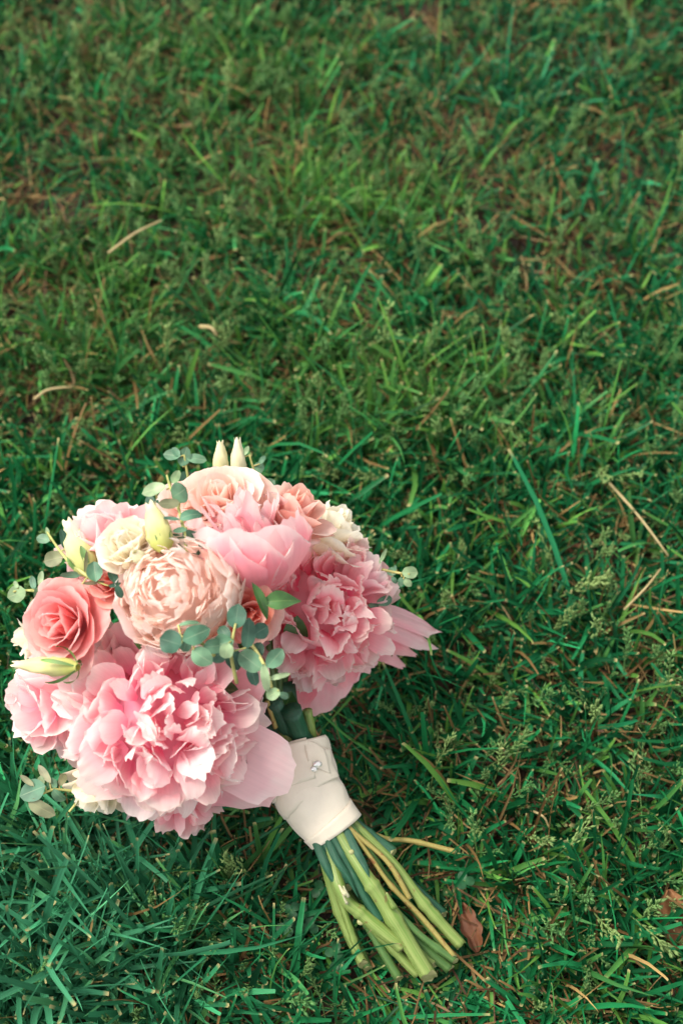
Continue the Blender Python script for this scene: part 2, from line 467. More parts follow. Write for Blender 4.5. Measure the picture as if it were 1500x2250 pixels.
def blades(n_tuft, n_rand, x0, x1, y0, y1, seg=4, scale=1.0):
    tx, ty = rng.uniform(x0, x1, n_tuft), rng.uniform(y0, y1, n_tuft)
    k = rng.integers(8, 19, n_tuft)
    ti = np.repeat(np.arange(n_tuft), k)
    n = len(ti)
    x = tx[ti] + rng.normal(0, .006, n); y = ty[ti] + rng.normal(0, .006, n)
    az = np.arctan2(y-ty[ti], x-tx[ti]) + rng.normal(0, .5, n)
    tl = rng.uniform(.75, 1.25, n_tuft)[ti]
    tone = rng.normal(0, 1, n_tuft)[ti]
    x = np.concatenate([x, rng.uniform(x0, x1, n_rand)]); y = np.concatenate([y, rng.uniform(y0, y1, n_rand)])
    az = np.concatenate([az, rng.uniform(0, 2*np.pi, n_rand)])
    tl = np.concatenate([tl, rng.uniform(.7, 1.2, n_rand)]); tone = np.concatenate([tone, rng.normal(0, 1, n_rand)])
    n = len(x)
    px, py = project(x, y, np.zeros(n))
    inview = (px > -900) & (px < 2400) & (py > -900) & (py < 3200)
    px = np.where(inview, px, 750.); py = np.where(inview, py, 700.)
    bare, lime, teal = bumps(px, py, BARE), np.clip(bumps(px, py, LIME), 0, 1), np.clip(bumps(px, py, TEAL), 0, 1)
    lowleft = np.exp(-((px-120)/330)**2 - ((py-2080)/300)**2)
    keep = rng.uniform(0, 1, n) > np.clip(bare*1.05, 0, .92)
    L = (rng.gamma(6, .0046, n) + .006)*tl*(1+.75*lowleft + .20*lime)*(1-.22*np.clip((1000-py)/500, 0, 1))*(1-.25*np.clip(bare, 0, 1))*scale
    fine = rng.uniform(0, 1, n) < np.clip(.42 + .25*lime + .25*np.clip((1150-py)/600, 0, 1), 0, .8)
    W = np.where(fine, rng.uniform(.0009, .0018, n), rng.uniform(.0021, .0040, n))*(1+.15*lowleft)
    a0 = np.abs(rng.normal(.72, .40, n)); a1 = a0 + rng.normal(.40, .38, n)
    h = press(x, y)
    flat = h < 9
    L = np.where(flat, np.minimum(L, .03), L)
    a0 = np.where(flat & (h < .03), np.clip(1.57 - h/np.maximum(L, .008), .9, 1.5), a0)
    a1 = np.where(flat & (h < .03), np.maximum(a0, 1.5), np.clip(a1, -.2, 2.1))
    sel = keep
    x, y, az, L, W, a0, a1, tone, bare, lime, teal, fine = [q[sel] for q in (x, y, az, L, W, a0, a1, tone, bare, lime, teal, fine)]
    lowleft = lowleft[sel]
    n = len(x)
    r = rng.uniform(0, 1, n)
    c_mid, c_teal, c_lime, c_dark = np.array([.011, .148, .046]), np.array([.016, .158, .066]), np.array([.105, .255, .045]), np.array([.004, .054, .019])
    c_dry, c_brown = np.array([.28, .19, .075]), np.array([.13, .075, .030])
    def lerp(a, b, f): return a + (b-a)*f[:, None]
    cc = np.tile(c_mid, (n, 1))
    cc = lerp(cc, c_teal, np.clip(teal + .3*tone, 0, 1))
    cc = lerp(cc, c_dark, np.clip(-.4*tone + rng.normal(.14, .33, n), 0, .85))
    cc = lerp(cc, c_lime, np.clip(lime*rng.uniform(.2, 1.0, n) + (rng.uniform(0, 1, n) < .20)*rng.uniform(.3, 1, n), 0, 1))
    dry = rng.uniform(0, 1, n) < .05 + .20*np.clip(bare, 0, 1)
    W = np.where(dry, np.minimum(W, .0019), W)
    cc = np.where(dry[:, None], lerp(np.tile(c_dry, (n, 1)), c_brown, rng.uniform(0, 1, n)), cc)
    cc = lerp(cc, np.array([.055, .240, .125]), .85*lowleft*(~dry))
    cc *= rng.lognormal(0, .34, n)[:, None]
    # geometry: seg rows of three vertices
    m = seg+1
    s = np.linspace(0, 1, m); s[1:-1] = s[1:-1]*(.945/s[-2])
    ang = a0[:, None] + (a1-a0)[:, None]*s[None, :]**1.2
    ds = L[:, None]*np.diff(s)[None, :]
    hr = np.concatenate([np.zeros((n, 1)), np.cumsum(np.sin(ang[:, :-1]*.5+ang[:, 1:]*.5)*ds, 1)], 1)
    hz = np.concatenate([np.zeros((n, 1)), np.cumsum(np.cos(ang[:, :-1]*.5+ang[:, 1:]*.5)*ds, 1)], 1)
    bend = rng.normal(0, .28, n)[:, None]*s[None, :]**2*.5
    azs = az[:, None] + bend
    cx, cy = x[:, None] + hr*np.cos(azs), y[:, None] + hr*np.sin(azs)
    cz = np.maximum(hz, .0015 + .004*s[None, :]*(1-s[None, :])) + ground_z(x, y)[:, None]
    tw = (rng.normal(0, .55, n)[:, None] + rng.normal(0, .5, n)[:, None]*s[None, :])
    # side and normal
    sx, sy = -np.sin(azs), np.cos(azs)
    nx, ny, nz = -np.cos(ang)*np.cos(azs), -np.cos(ang)*np.sin(azs), np.sin(ang)
    wx, wy, wz = np.cos(tw)*sx+np.sin(tw)*nx, np.cos(tw)*sy+np.sin(tw)*ny, np.sin(tw)*nz
    mx, my, mz = -np.sin(tw)*sx+np.cos(tw)*nx, -np.sin(tw)*sy+np.cos(tw)*ny, np.cos(tw)*nz
    blunt = rng.uniform(0, 1, n) < .62
    prof = np.where(blunt[:, None], .75+.25*np.sin(np.pi*np.clip(s*1.1, 0, 1))[None, :]-.15*(s**6)[None, :], (1-s**2.2*.97)[None, :]*(.8+.5*np.minimum(s, .4))[None, :])
    hw = (W/2)[:, None]*prof
    fold = hw*rng.uniform(.15, .6, n)[:, None]
    V = np.zeros((n, m, 3, 3), dtype=np.float32)
    for j, sg in enumerate((-1, 0, 1)):
        V[:, :, j, 0] = cx + wx*hw*sg - (mx*fold if sg == 0 else 0)
        V[:, :, j, 1] = cy + wy*hw*sg - (my*fold if sg == 0 else 0)
        V[:, :, j, 2] = cz + wz*hw*sg - (mz*fold if sg == 0 else 0)
    V[..., 2] = np.maximum(V[..., 2], -.004)
    base = (np.arange(n)*m*3)[:, None, None]
    ii = (np.arange(seg)*3)[None, :, None] + np.arange(2)[None, None, :]
    q = base + ii
    F = np.stack([q, q+1, q+4, q+3], -1).reshape(-1, 4)
    uv = np.zeros((n, m, 3, 2), dtype=np.float32)
    uv[..., 0] = np.array([0, .5, 1])[None, None, :] + rng.uniform(0, 50, n)[:, None, None]
    uv[..., 1] = s[None, :, None] + rng.uniform(0, 50, n)[:, None, None]
    C = np.ones((n, m, 3, 4), dtype=np.float32)
    C[..., :3] = cc[:, None, None, :]
    # mown tips dry to beige; pale sheaths near the root
    tipc = np.where(blunt & (rng.uniform(0, 1, n) < .75), 1., 0.)[:, None]
    for c in range(3):
        C[:, -1, :, c] = C[:, -1, :, c]*(1-tipc) + np.array([.42, .35, .16])[c]*tipc
        C[:, 0, :, c] = C[:, 0, :, c]*.6 + np.array([.16, .15, .06])[c]*.4
    return V.reshape(-1, 3), F, uv.reshape(-1, 2), C.reshape(-1, 4)

def lawn(name, args, mat):
    V, F, U, C, n = [], [], [], [], 0
    for a in args:
        v, f, u, c = blades(*a)
        V.append(v); F.append(f+n); U.append(u); C.append(c); n += len(v)
    me = mesh(name, np.concatenate(V), np.concatenate(F), mat, uv=np.concatenate(U), colr=np.concatenate(C))
    return link(name, me)
g = lawn('grass', [(3900, 7000, -.40, .40, .10, 1.16, 5, 1.0), (600, 3000, -.32, .32, .14, .62, 5, 1.0), (3600, 7000, -1.25, -.40, -.25, 2.0, 3, 1.1), (3600, 7000, .40, 1.25, -.25, 2.0, 3, 1.1),
                   (1900, 4000, -.40, .40, 1.16, 2.0, 3, 1.1), (700, 1500, -.40, .40, -.30, .10, 3, 1.0)], M_GRASS)
tag(g, 'mown green lawn grass with beige cut tips all round the bouquet', 'grass', kind='stuff')

def thatch(n, x0, x1, y0, y1):
    x, y = rng.uniform(x0, x1, n), rng.uniform(y0, y1, n)
    az = rng.uniform(0, 2*np.pi, n); L = rng.gamma(4, .0050, n)+.005; W = rng.uniform(.0004, .0013, n)
    z0 = rng.uniform(0, 1, n)**1.5*.013 + .001; dz = rng.normal(0, .006, n)
    s = np.linspace(-.5, .5, 4)
    cv = rng.normal(0, .22, n)[:, None]
    a = az[:, None] + cv*s[None, :]
    cx = x[:, None]+s[None, :]*L[:, None]*np.cos(a); cy = y[:, None]+s[None, :]*L[:, None]*np.sin(a)
    cz = np.maximum(z0[:, None]+dz[:, None]*s[None, :], .0008) + ground_z(x, y)[:, None]
    V = np.zeros((n, 4, 2, 3), dtype=np.float32)
    tilt = rng.normal(0, .5, n)[:, None]
    for j, sg in enumerate((-.5, .5)):
        V[:, :, j, 0] = cx - np.sin(a)*W[:, None]*sg; V[:, :, j, 1] = cy + np.cos(a)*W[:, None]*sg; V[:, :, j, 2] = cz + np.sin(tilt)*W[:, None]*sg
    q = (np.arange(n)*8)[:, None] + (np.arange(3)*2)[None, :]
    F = np.stack([q, q+1, q+3, q+2], -1).reshape(-1, 4)
    t = rng.uniform(0, 1, n)[:, None]
    cc = np.where(t < .4, np.array([.050, .023, .009]), np.where(t < .84, np.array([.165, .095, .038]), np.array([.30, .20, .085])))*rng.lognormal(0, .25, n)[:, None]
    C = np.ones((n, 4, 2, 4), dtype=np.float32); C[..., :3] = cc[:, None, None, :]
    uv = np.zeros((n, 4, 2, 2)); uv[..., 1] = s[None, :, None]; uv[..., 0] = np.array([0, 1])[None, None, :] + rng.uniform(0, 9, n)[:, None, None]
    return mesh('dry_thatch', V.reshape(-1, 3), F, M_THATCH, uv=uv.reshape(-1, 2), colr=C.reshape(-1, 4))
tag(link('dry_thatch_grass', thatch(38000, -.75, .75, -.1, 1.5)), 'brown dead grass and straw lying between the green blades', 'dead grass', kind='stuff')

# ------------------------------------------------------------------ petals and flowers
def nz(u, v, rs):
    t = 0
    for k in range(1, 5):
        t = t + np.sin(u*k*rs.uniform(1.2, 2.4) + rs.uniform(0, 6.3) + v*rs.uniform(-2, 2))*rs.uniform(.5, 1)/k**.6
    return t*.45
SEED = [0]

def petal(L, W, f0, f1, rec=0., cup=0., frill=.03, notch=.06, rnd=.22, basew=.25, topw=.72, nu=9, nv=9, az=0., r0=0., z0=0., roll=0., wide=.65, sweep=0.):
    """a petal as a curved grid: f0..f1 = angle from the flower's axis at base and tip (degrees), cup = sideways curvature (1/m)"""
    SEED[0] += 1
    rs = np.random.default_rng(SEED[0])
    V_, U_ = np.meshgrid(np.linspace(0, 1, nv)**.9, np.linspace(-1, 1, nu), indexing='ij')
    p = basew + (1-basew)*np.sin(np.pi/2*np.minimum(V_/wide, 1))**1.2
    p = np.where(V_ > wide, 1-(1-topw)*((V_-wide)/(1-wide))**2, p)
    tip = nz(U_*2.2, 0, rs) + .5*nz(U_*6, 0, rs)
    s = V_*(1 - rnd*np.abs(U_)**2.2*V_**2)*(1+notch*V_**4*tip)
    a = U_*p*W/2*(1+.10*V_*nz(V_*3, U_*.3, rs))
    ss = np.linspace(0, 1.5, 60)
    sm = np.clip((ss-.55)/.5, 0, 1); sm = sm*sm*(3-2*sm)
    ph = np.radians(f0+(f1-f0)*ss+rec*sm)
    st = ss[1]
    rr = np.concatenate([[0], np.cumsum(np.sin((ph[1:]+ph[:-1])/2)*st)])*L
    zz = np.concatenate([[0], np.cumsum(np.cos((ph[1:]+ph[:-1])/2)*st)])*L
    r, z, f = np.interp(s, ss, rr), np.interp(s, ss, zz), np.interp(s, ss, ph)
    kc = cup if abs(cup) > 1e-3 else 1e-3
    ang = np.clip(a*kc*(.55+.45*(1-V_)), -2.6, 2.6)
    kk = kc*(.55+.45*(1-V_))
    lat, off = np.sin(ang)/kk, (1-np.cos(ang))/kk
    off = off + frill*L*V_**1.8*(nz(U_*2.2, V_*2, rs)*1.1 + .45*nz(U_*6, V_*3, rs)*V_**2) + .012*L*np.cos(U_*3.1)*V_
    x = r - np.cos(f)*off; zc = z + np.sin(f)*off
    y = lat + sweep*L*V_**2
    P = np.stack([x, y, zc], -1).reshape(-1, 3)
    if roll:
        fm = np.radians(f0*.6+f1*.4)
        t = Vector((math.sin(fm), 0, math.cos(fm)))
        P = P @ np.array(Matrix.Rotation(roll, 3, t)).T
    P = P + np.array([r0, 0, z0])
    c, s2 = math.cos(az), math.sin(az)
    P = P @ np.array([[c, -s2, 0], [s2, c, 0], [0, 0, 1]]).T
    return P, gridfaces(nv, nu), np.stack([(U_+1)/2, V_], -1).reshape(-1, 2)

def ball(r, sx=1, sz=1, n=10, m=7, zc=0):
    th = np.linspace(0, np.pi, m); p = np.linspace(0, 2*np.pi, n)
    T, Pp = np.meshgrid(th, p, indexing='ij')
    v = np.stack([r*sx*np.sin(T)*np.cos(Pp), r*sx*np.sin(T)*np.sin(Pp), r*sz*np.cos(T)+zc], -1).reshape(-1, 3)
    return v, gridfaces(m, n), np.stack([Pp/6.3, T/3.2], -1).reshape(-1, 2)

bouquet = bpy.data.objects.new('bouquet', None)
col.objects.link(bouquet)
bouquet.empty_display_size = .05
bl = at(660, 1640, 0)
bouquet.location = bl
WORLD['bouquet'] = Matrix.Translation(bl)
tag(bouquet, 'bridal bouquet of pink peonies and peach roses lying on grass with an ivory satin handle', 'bouquet')

def flower(name, label, px, py, hr, face, mat, petals, core_r, core_z=0., core_mat=None, origin=None, guards=None):
    face = camdir(*face)
    o = origin if origin is not None else onhead(px, py, hr)
    m = frame(o, face)
    v, f, u = ball(core_r, zc=core_z, sz=.9)
    fo = link(name, mesh(name, v, f, core_mat or mat, uv=u*0+[.5, .25]), bouquet, m)
    if label:
        fo['label'] = label
    if guards:
        Rg = np.array((m.to_3x3().inverted() @ frame(o, camdir(*guards[0])).to_3x3()))
        for P, F, U in guards[1]:
            link('guard_petal', mesh('guard_petal', P @ Rg.T, F, guards[2], uv=U), fo)
    for (P, F, U) in petals:
        link('petal', mesh('petal', P, F, mat, uv=U), fo)
    return fo

def bomb(R, n, seed, tmax=105, wide=(.55, .8), curl=(20, 75), outward=.25, frill=.05, notch=.10, roll=35, lk=(.7, .85), cr=.28, jit=0., grow=0., cupr=(.28, .6)):
    rs = random.Random(seed)
    L_ = []
    for i in range(n):
        t = (i+.5)/n
        th = math.degrees(math.acos(1-t*(1-math.cos(R_(tmax)))))
        az = i*2.39996 + rs.uniform(-.3, .3)
        gk = 1+grow*(t-.4)
        L = R*rs.uniform(*lk)*(1+.06*rs.gauss(0, 1))*(1+.5*(gk-1))
        th += rs.gauss(0, jit)
        r0 = cr*R*math.sin(R_(th)); z0 = cr*R*math.cos(R_(th))
        if rs.random() < outward:
            f0, f1, rec = th*.9, th+rs.uniform(0, 45), rs.uniform(0, 40)
        else:
            f0, f1, rec = th+rs.uniform(0, 18), th-rs.uniform(*curl), rs.uniform(-10, 30)
        L_.append(petal(L, R*rs.uniform(*wide)*gk, f0, f1, rec, cup=1/(R*rs.uniform(*cupr)), frill=frill*rs.uniform(.5, 1.3), notch=notch*rs.uniform(.3, 1.6),
                        az=az, r0=r0, z0=z0, roll=R_(rs.gauss(0, roll)), rnd=rs.uniform(.14, .30), topw=rs.uniform(.70, .95), nu=11, nv=10))
    return L_

def rose(R, n, seed, close=0., frill=.04):
    rs = random.Random(seed)
    L_ = []
    for i in range(n):
        t = i/(n-1)
        L_.append(petal(R*(1.05+.12*rs.random()), R*(.55+.95*t), 8+52*t**1.1-close*20*t, -14+78*t**1.5-close*45*t, rec=62*t**1.6*rs.uniform(.5, 1.2), cup=1/(R*(.16+.62*t)),
                        frill=frill*(.4+t)*rs.uniform(.6, 1.2), notch=.05, az=i*2.39996+rs.uniform(-.25, .25), r0=R*(.03+.12*t), z0=R*(.05-.12*t), rnd=.2, topw=.8, nu=11, nv=10))
    return L_

def ranunculus(R, seed):
    rs = random.Random(seed)
    L_ = []
    for k in range(4):
        tip = (86, 72, 64, 58)[k]
        RK = R*(1.02-.045*k)
        n = (9, 8, 8, 7)[k]
        for j in range(n):
            th0 = 125
            tp = tip + rs.uniform(-9, 9)
            lk = 1+rs.uniform(-.03, .03)
            L_.append(petal(RK*lk*R_(th0-tp), 6.28*RK/n*rs.uniform(1.2, 1.6), th0-90, tp-90+rs.uniform(-4, 8), rec=rs.uniform(-6, 22), cup=1/(RK*1.0), frill=.028*rs.uniform(.6, 1.8),
                            notch=.05*rs.uniform(.3, 1.5), az=6.283*j/n+k*.7+rs.uniform(-.2, .2), r0=RK*math.sin(R_(th0)), z0=RK*math.cos(R_(th0)), basew=.5, topw=.88, rnd=.16, roll=R_(rs.gauss(0, 4)), nu=11, nv=10))
    return L_ + bomb(R*.97, 190, seed+1, tmax=78, wide=(.17, .36), curl=(45, 110), outward=.0, frill=.04, notch=.05, roll=16, lk=(.20, .31), cr=.75, jit=6)

def goblet(R, seed):
    rs = random.Random(seed)
    L_ = []
    for i, (az, inner) in enumerate([(-64, 0), (-122, 0), (-2, 0), (178, 0), (60, 0), (122, 0), (-92, 1), (-35, 1), (215, 1), (90, 1)]):
        L_.append(petal(R*(2.2+.12*rs.random())*(1.05 if inner else 1.0), R*(2.2 if not inner else 1.9), 82, -24+rs.uniform(-5, 5), rec=rs.uniform(-8, 6), cup=1/(R*(1.05 if not inner else .95)), frill=.016,
                        notch=.05, az=R_(az), r0=R*.08, rnd=.24, basew=.3, topw=.84, nu=13, nv=12, wide=.6))
    for i in range(46):
        t = (i+.5)/46
        th = 62*math.sqrt(t)
        L_.append(petal(R*rs.uniform(1.4, 1.85), R*rs.uniform(.6, 1.05), th*.75+rs.uniform(-5, 5), th*.2-rs.uniform(0, 55), rec=rs.uniform(-30, 45), cup=1/(R*rs.uniform(.28, .5)), frill=.05, notch=.13,
                        az=i*2.39996, r0=.12*R, z0=.25*R, roll=R_(rs.gauss(0, 35)), rnd=.25))
    return L_

# big pale peony in front
RA = .049
pA = bomb(RA, 235, 3, tmax=136, wide=(.24, .52), curl=(15, 85), outward=.26, frill=.065, notch=.08, roll=36, lk=(.34, .58), cr=.58, jit=12, grow=.75, cupr=(.30, .7))
def guard(az, L, W, f0, f1, rec=0, cup=14, z0=-.012, r0=.008, roll=0, frill=.03, notch=.05, **k):
    return petal(L, W, f0, f1, rec, cup=cup, frill=frill, notch=notch, az=R_(az), z0=z0, r0=r0, roll=R_(roll), nu=13, nv=12, **k)
gA = [guard(-24, .062, .040, 78, 94, rec=20, cup=30, roll=-24, rnd=.2, z0=-.002, r0=.014, basew=.5, topw=.9), guard(-48, .068, .056, 99, 92, cup=10, roll=-8), guard(-92, .062, .050, 97, 92, cup=12), guard(-112, .068, .030, 102, 98, cup=26, notch=.24, topw=.35),
      guard(-150, .062, .054, 98, 84, cup=18), guard(180, .064, .056, 98, 80, cup=18, roll=12), guard(152, .060, .052, 96, 72, cup=18), guard(110, .052, .050, 92, 60, cup=18), guard(62, .050, .046, 92, 60, cup=18), guard(30, .056, .040, 88, 76, cup=18, roll=-10)]
flower('peony', 'largest peony, pale pink, lowest at the front of the bouquet', 362, 1576, .063, (.34, .20, .90), M_A, pA, RA*.60, guards=((-.16, -.28, .93), gA, M_AG))

# rose-pink ruffled peony on the right
RB = .0415
pB = bomb(RB, 210, 8, tmax=120, wide=(.20, .46), curl=(15, 100), outward=.26, frill=.075, notch=.09, roll=42, lk=(.34, .60), cr=.58, jit=12, grow=.4, cupr=(.26, .6))
gB = [guard(-82, .062, .046, 97, 98, cup=10, topw=.9), guard(-112, .066, .050, 97, 99, cup=9, topw=.9), guard(-138, .058, .044, 95, 92, cup=12, topw=.9), guard(-140, .044, .036, 92, 76, cup=18), guard(-64, .052, .036, 94, 100, cup=14), guard(-45, .050, .030, 94, 98, cup=16), guard(-30, .056, .024, 92, 92, rec=15, cup=24, topw=.35, notch=.25), guard(-16, .075, .013, 86, 90, rec=20, cup=70, topw=.5, rnd=.1, sweep=-.16), guard(-4, .073, .011, 84, 88, rec=30, cup=70, topw=.5, rnd=.1, sweep=-.26), guard(-27, .068, .012, 88, 94, rec=20, cup=60, topw=.5, rnd=.1, sweep=-.08), guard(-38, .064, .018, 90, 98, rec=10, cup=40, topw=.6, rnd=.2, notch=.15), 
guard(24, .042, .036, 88, 60, cup=20), guard(60, .042, .036, 84, 40, cup=20), guard(165, .040, .036, 84, 40, cup=20)]
flower('peony', 'ruffled rose-pink peony with split petals, right side of the bouquet', 700, 1342, .068, (.30, .10, .94), M_B, pB, RB*.64, guards=((.30, -.22, .92), gB, M_BG))

# goblet peony at the top middle
RC = .0272
flower('peony', 'half-open cup-shaped pink peony in the middle of the bouquet', 550, 1300, .066, (-.06, .93, .36), M_C, goblet(RC, 5), RC*.6, core_z=RC*.7)

# peach ranunculus
RD = .0308
flower('ranunculus', 'round pale peach double flower with a white centre', 396, 1298, .086, (-.20, .12, .95), M_D, ranunculus(RD, 9), RD*.74)

# roses and lisianthus
flower('rose', 'open coral rose at the left edge', 172, 1372, .080, (-.42, .08, .9), M_E, rose(.0246, 24, 21), .008)
flower('rose', 'pale peach rose at the top below the twin buds', 496, 1135, .082, (-.10, .62, .75), M_F, rose(.0245, 22, 22), .008)
flower('rose', 'salmon peach rose seen from the side, top right', 622, 1172, .085, (.45, .72, .35), M_G, rose(.024, 18, 23), .007)
flower('rose', 'cream white rose seen from the side, upper right', 684, 1222, .078, (.60, .70, .22), M_H, rose(.029, 20, 24, close=.35), .008)
flower('peony', 'pale pink peony behind the cream bud, upper left', 258, 1212, .080, (-.45, .55, .60), M_A, bomb(.028, 44, 31, wide=(.6, .9)), .010)
flower('lisianthus', 'cream ruffled flower beside the bud, upper left', 306, 1228, .088, (-.30, .50, .75), M_H, rose(.0215, 18, 25, close=1.15, frill=.06), .007)
flower('rose', 'peach rose tucked behind the small eucalyptus sprig', 425, 1135, .078, (-.25, .6, .6), M_F, rose(.019, 16, 26), .006)
flower('rose', 'deep salmon rose tucked between the peach flower and the cup peony', 545, 1345, .078, (.2, -.1, .95), M_K, rose(.016, 14, 27), .005)
flower('rose', 'deep coral rose half hidden beside the open coral rose', 245, 1290, .082, (-.1, .4, .9), M_K, rose(.013, 12, 28), .004)
flower('rose', 'cream rose hidden under the front of the largest peony', 235, 1690, .075, (-.45, -.75, .45), M_H, rose(.022, 14, 29, close=.5), .007)
flower('peony', 'pale pink peony with broad petals at the lower left edge', 130, 1545, .072, (-.75, -.20, .62), M_A, bomb(.028, 26, 41, wide=(.8, 1.2), curl=(10, 50)) +
       [guard(170, .040, .040, 90, 80, cup=20), guard(-150, .042, .034, 92, 90, cup=24), guard(140, .036, .034, 90, 80, cup=20)], .012)
flower('peony', 'small pink peony touching the grass under the bouquet', 400, 1745, .085, (.05, -.85, .25), M_B, bomb(.022, 24, 43, wide=(.7, 1.1)), .009)
flower('rose', 'cream petals showing behind the open coral rose', 90, 1400, .085, (-.85, -.1, .3), M_H, rose(.014, 10, 44), .005)

# ------------------------------------------------------------------ tubes
def catmull(P, n):
    P = [Vector(p) for p in P]
    P = [P[0]*2-P[1]] + P + [P[-1]*2-P[-2]]
    o = []
    segs = len(P)-3
    for k in range(n):
        t = k/(n-1)*segs
        i = min(int(t), segs-1); t -= i
        a, b, c, d = P[i:i+4]
        o.append(.5*((2*b)+(c-a)*t+(2*a-5*b+4*c-d)*t*t+(3*b-a-3*c+d)*t**3))
    return o

def tube(P, r, n=14, m=10, cap=True, wob=0.0, cut_tilt=0):
    pts = catmull(P, n) if len(P) > 2 else [Vector(P[0]).lerp(Vector(P[1]), k/(n-1)) for k in range(n)]
    V, U = [], []
    nodes_q = [random.uniform(.55, .95) for _ in range(2)]
    ref = Vector((.3, .2, 1)).normalized()
    ph = random.uniform(0, 6)
    for k, p in enumerate(pts):
        t = (pts[min(k+1, n-1)]-pts[max(k-1, 0)]).normalized()
        s = t.cross(ref).normalized(); b = t.cross(s)
        q = k/(n-1)
        rk = r(q) if callable(r) else r
        rk *= 1+wob*(math.sin(q*17+ph)+.6*math.sin(q*37+ph*2))
        if wob:
            rk *= 1+sum(.20*math.exp(-((q-q0)/.014)**2) for q0 in nodes_q)
        for j in range(m):
            a = 2*math.pi*j/m
            sh = t*(-cut_tilt*(s*(math.cos(a)*rk)+b*(math.sin(a)*rk)).dot(TOC) + (random.uniform(-.22, .22)*rk if cap else 0)) if k == n-1 else Vector()
            V.append(p+s*(math.cos(a)*rk)+b*(math.sin(a)*rk)+sh); U.append((j/m, q))
    F = []
    for k in range(n-1):
        for j in range(m):
            F.append((k*m+j, k*m+(j+1) % m, (k+1)*m+(j+1) % m, (k+1)*m+j))
    fm = [0]*len(F)
    if cap:
        F.append(tuple((n-1)*m+j for j in range(m))); fm.append(1)
        F.append(tuple(m-1-j for j in range(m))); fm.append(0)
    return [tuple(v) for v in V], F, U, fm

def tube_obj(name, P, r, mats, parent, **k):
    V, F, U, fm = tube(P, r, **k)
    me = mesh(name, V, F, mats, uv=U, fmat=fm if len(mats) > 1 else None)
    if k.get('cap', True):
        me.polygons[-2].use_smooth = False
    o = bpy.data.objects.new(name, me)
    col.objects.link(o)
    o.parent = parent
    o.matrix_basis = WORLD[parent.name].inverted()
    WORLD[o.name] = Matrix.Identity(4)
    return o

# stems: (points from the wrap to the cut end as (px, py, z)), radius, material
inner0 = at(600, 1560, .085)
STEMS = [
    ([(672, 1735, .046), (702, 1880, .042), (745, 2005, .026), (797, 2118, .016)], .0027, M_S1),
    ([(676, 1735, .060), (716, 1885, .054), (752, 1965, .046), (800, 2012, .040), (886, 2084, .032)], .0035, M_S1),
    ([(690, 1730, .064), (750, 1835, .060), (800, 1920, .051), (850, 1995, .043), (942, 2146, .026)], .0041, M_S1),
    ([(705, 1715, .058), (776, 1800, .050), (858, 1892, .044), (930, 1985, .034), (1013, 2078, .022)], .0030, M_S1),
    ([(710, 1710, .052), (786, 1796, .046), (862, 1874, .042)], .0032, M_S3),
    ([(700, 1720, .064), (768, 1808, .058), (815, 1885, .050), (858, 1945, .045), (925, 2015, .034), (998, 2102, .026)], .0013, M_S4),
    ([(702, 1715, .066), (774, 1802, .061), (850, 1893, .050), (900, 1975, .040)], .0013, M_S4),
    ([(705, 1712, .044), (800, 1808, .036), (840, 1840, .033), (905, 1848, .031), (1000, 1871, .029)], .0014, M_S4),
    ([(690, 1730, .056), (750, 1830, .050), (820, 1955, .038), (900, 2050, .028), (988, 2130, .017)], .0026, M_S2),
    ([(680, 1735, .050), (715, 1880, .042), (790, 2005, .034), (850, 2070, .027), (918, 2142, .019)], .0025, M_S1),
    ([(684, 1735, .048), (730, 1850, .042), (790, 2000, .028), (876, 2150, .014)], .0023, M_S2),
    ([(676, 1738, .048), (706, 1870, .040), (735, 1960, .028), (808, 2128, .012)], .0024, M_S2),
    ([(695, 1725, .060), (752, 1826, .054), (838, 1960, .042), (912, 2045, .034), (1000, 2112, .024)], .0018, M_S2),
    ([(700, 1720, .052), (780, 1800, .042), (880, 1920, .030), (975, 2010, .020)], .0024, M_S3),
    ([(692, 1730, .058), (745, 1835, .052), (812, 1940, .040), (872, 2030, .030), (955, 2120, .020)], .0021, M_S1),
    ([(700, 1722, .060), (770, 1812, .053), (850, 1925, .040), (985, 2092, .023)], .0017, M_S2),
    ([(680, 1736, .054), (708, 1868, .048), (752, 1990, .032), (786, 2090, .020)], .0018, M_S1),
    ([(686, 1732, .062), (732, 1845, .057), (790, 1950, .046), (840, 2030, .036)], .0026, M_S3),
    ([(676, 1738, .058), (712, 1868, .052), (760, 1950, .044)], .0030, M_S3),
]
for k, (pts, r, m) in enumerate(STEMS):
    P = [at(*p) for p in pts]
    st = HEAD.lerp(A_TOP, .55) + Vector((random.uniform(-.008, .008), 0, random.uniform(-.006, .006)))
    Td = (A_BOT-A_MID).normalized()
    d = P[1]-A_BOT; d = d - Td*d.dot(Td)
    lim = .0140-r
    if d.length > lim:
        d = d*(lim/d.length)
    mouth = A_BOT + d
    P = [st, P[0].lerp(A_MID, .35), mouth] + (P[2:] if (P[1]-A_BOT).dot(Td) < .014 else P[1:])
    rr = (lambda q, r=r: r*(.72+.38*min(1, max(0, (q-.2)/.7))))
    s = tube_obj('flower_stem', P, rr, [m, M_CUT], bouquet, n=56, m=12, wob=.035, cut_tilt=random.uniform(.15, .9))
    if m is M_S4:
        s['label'] = 'thin yellow woody stem'
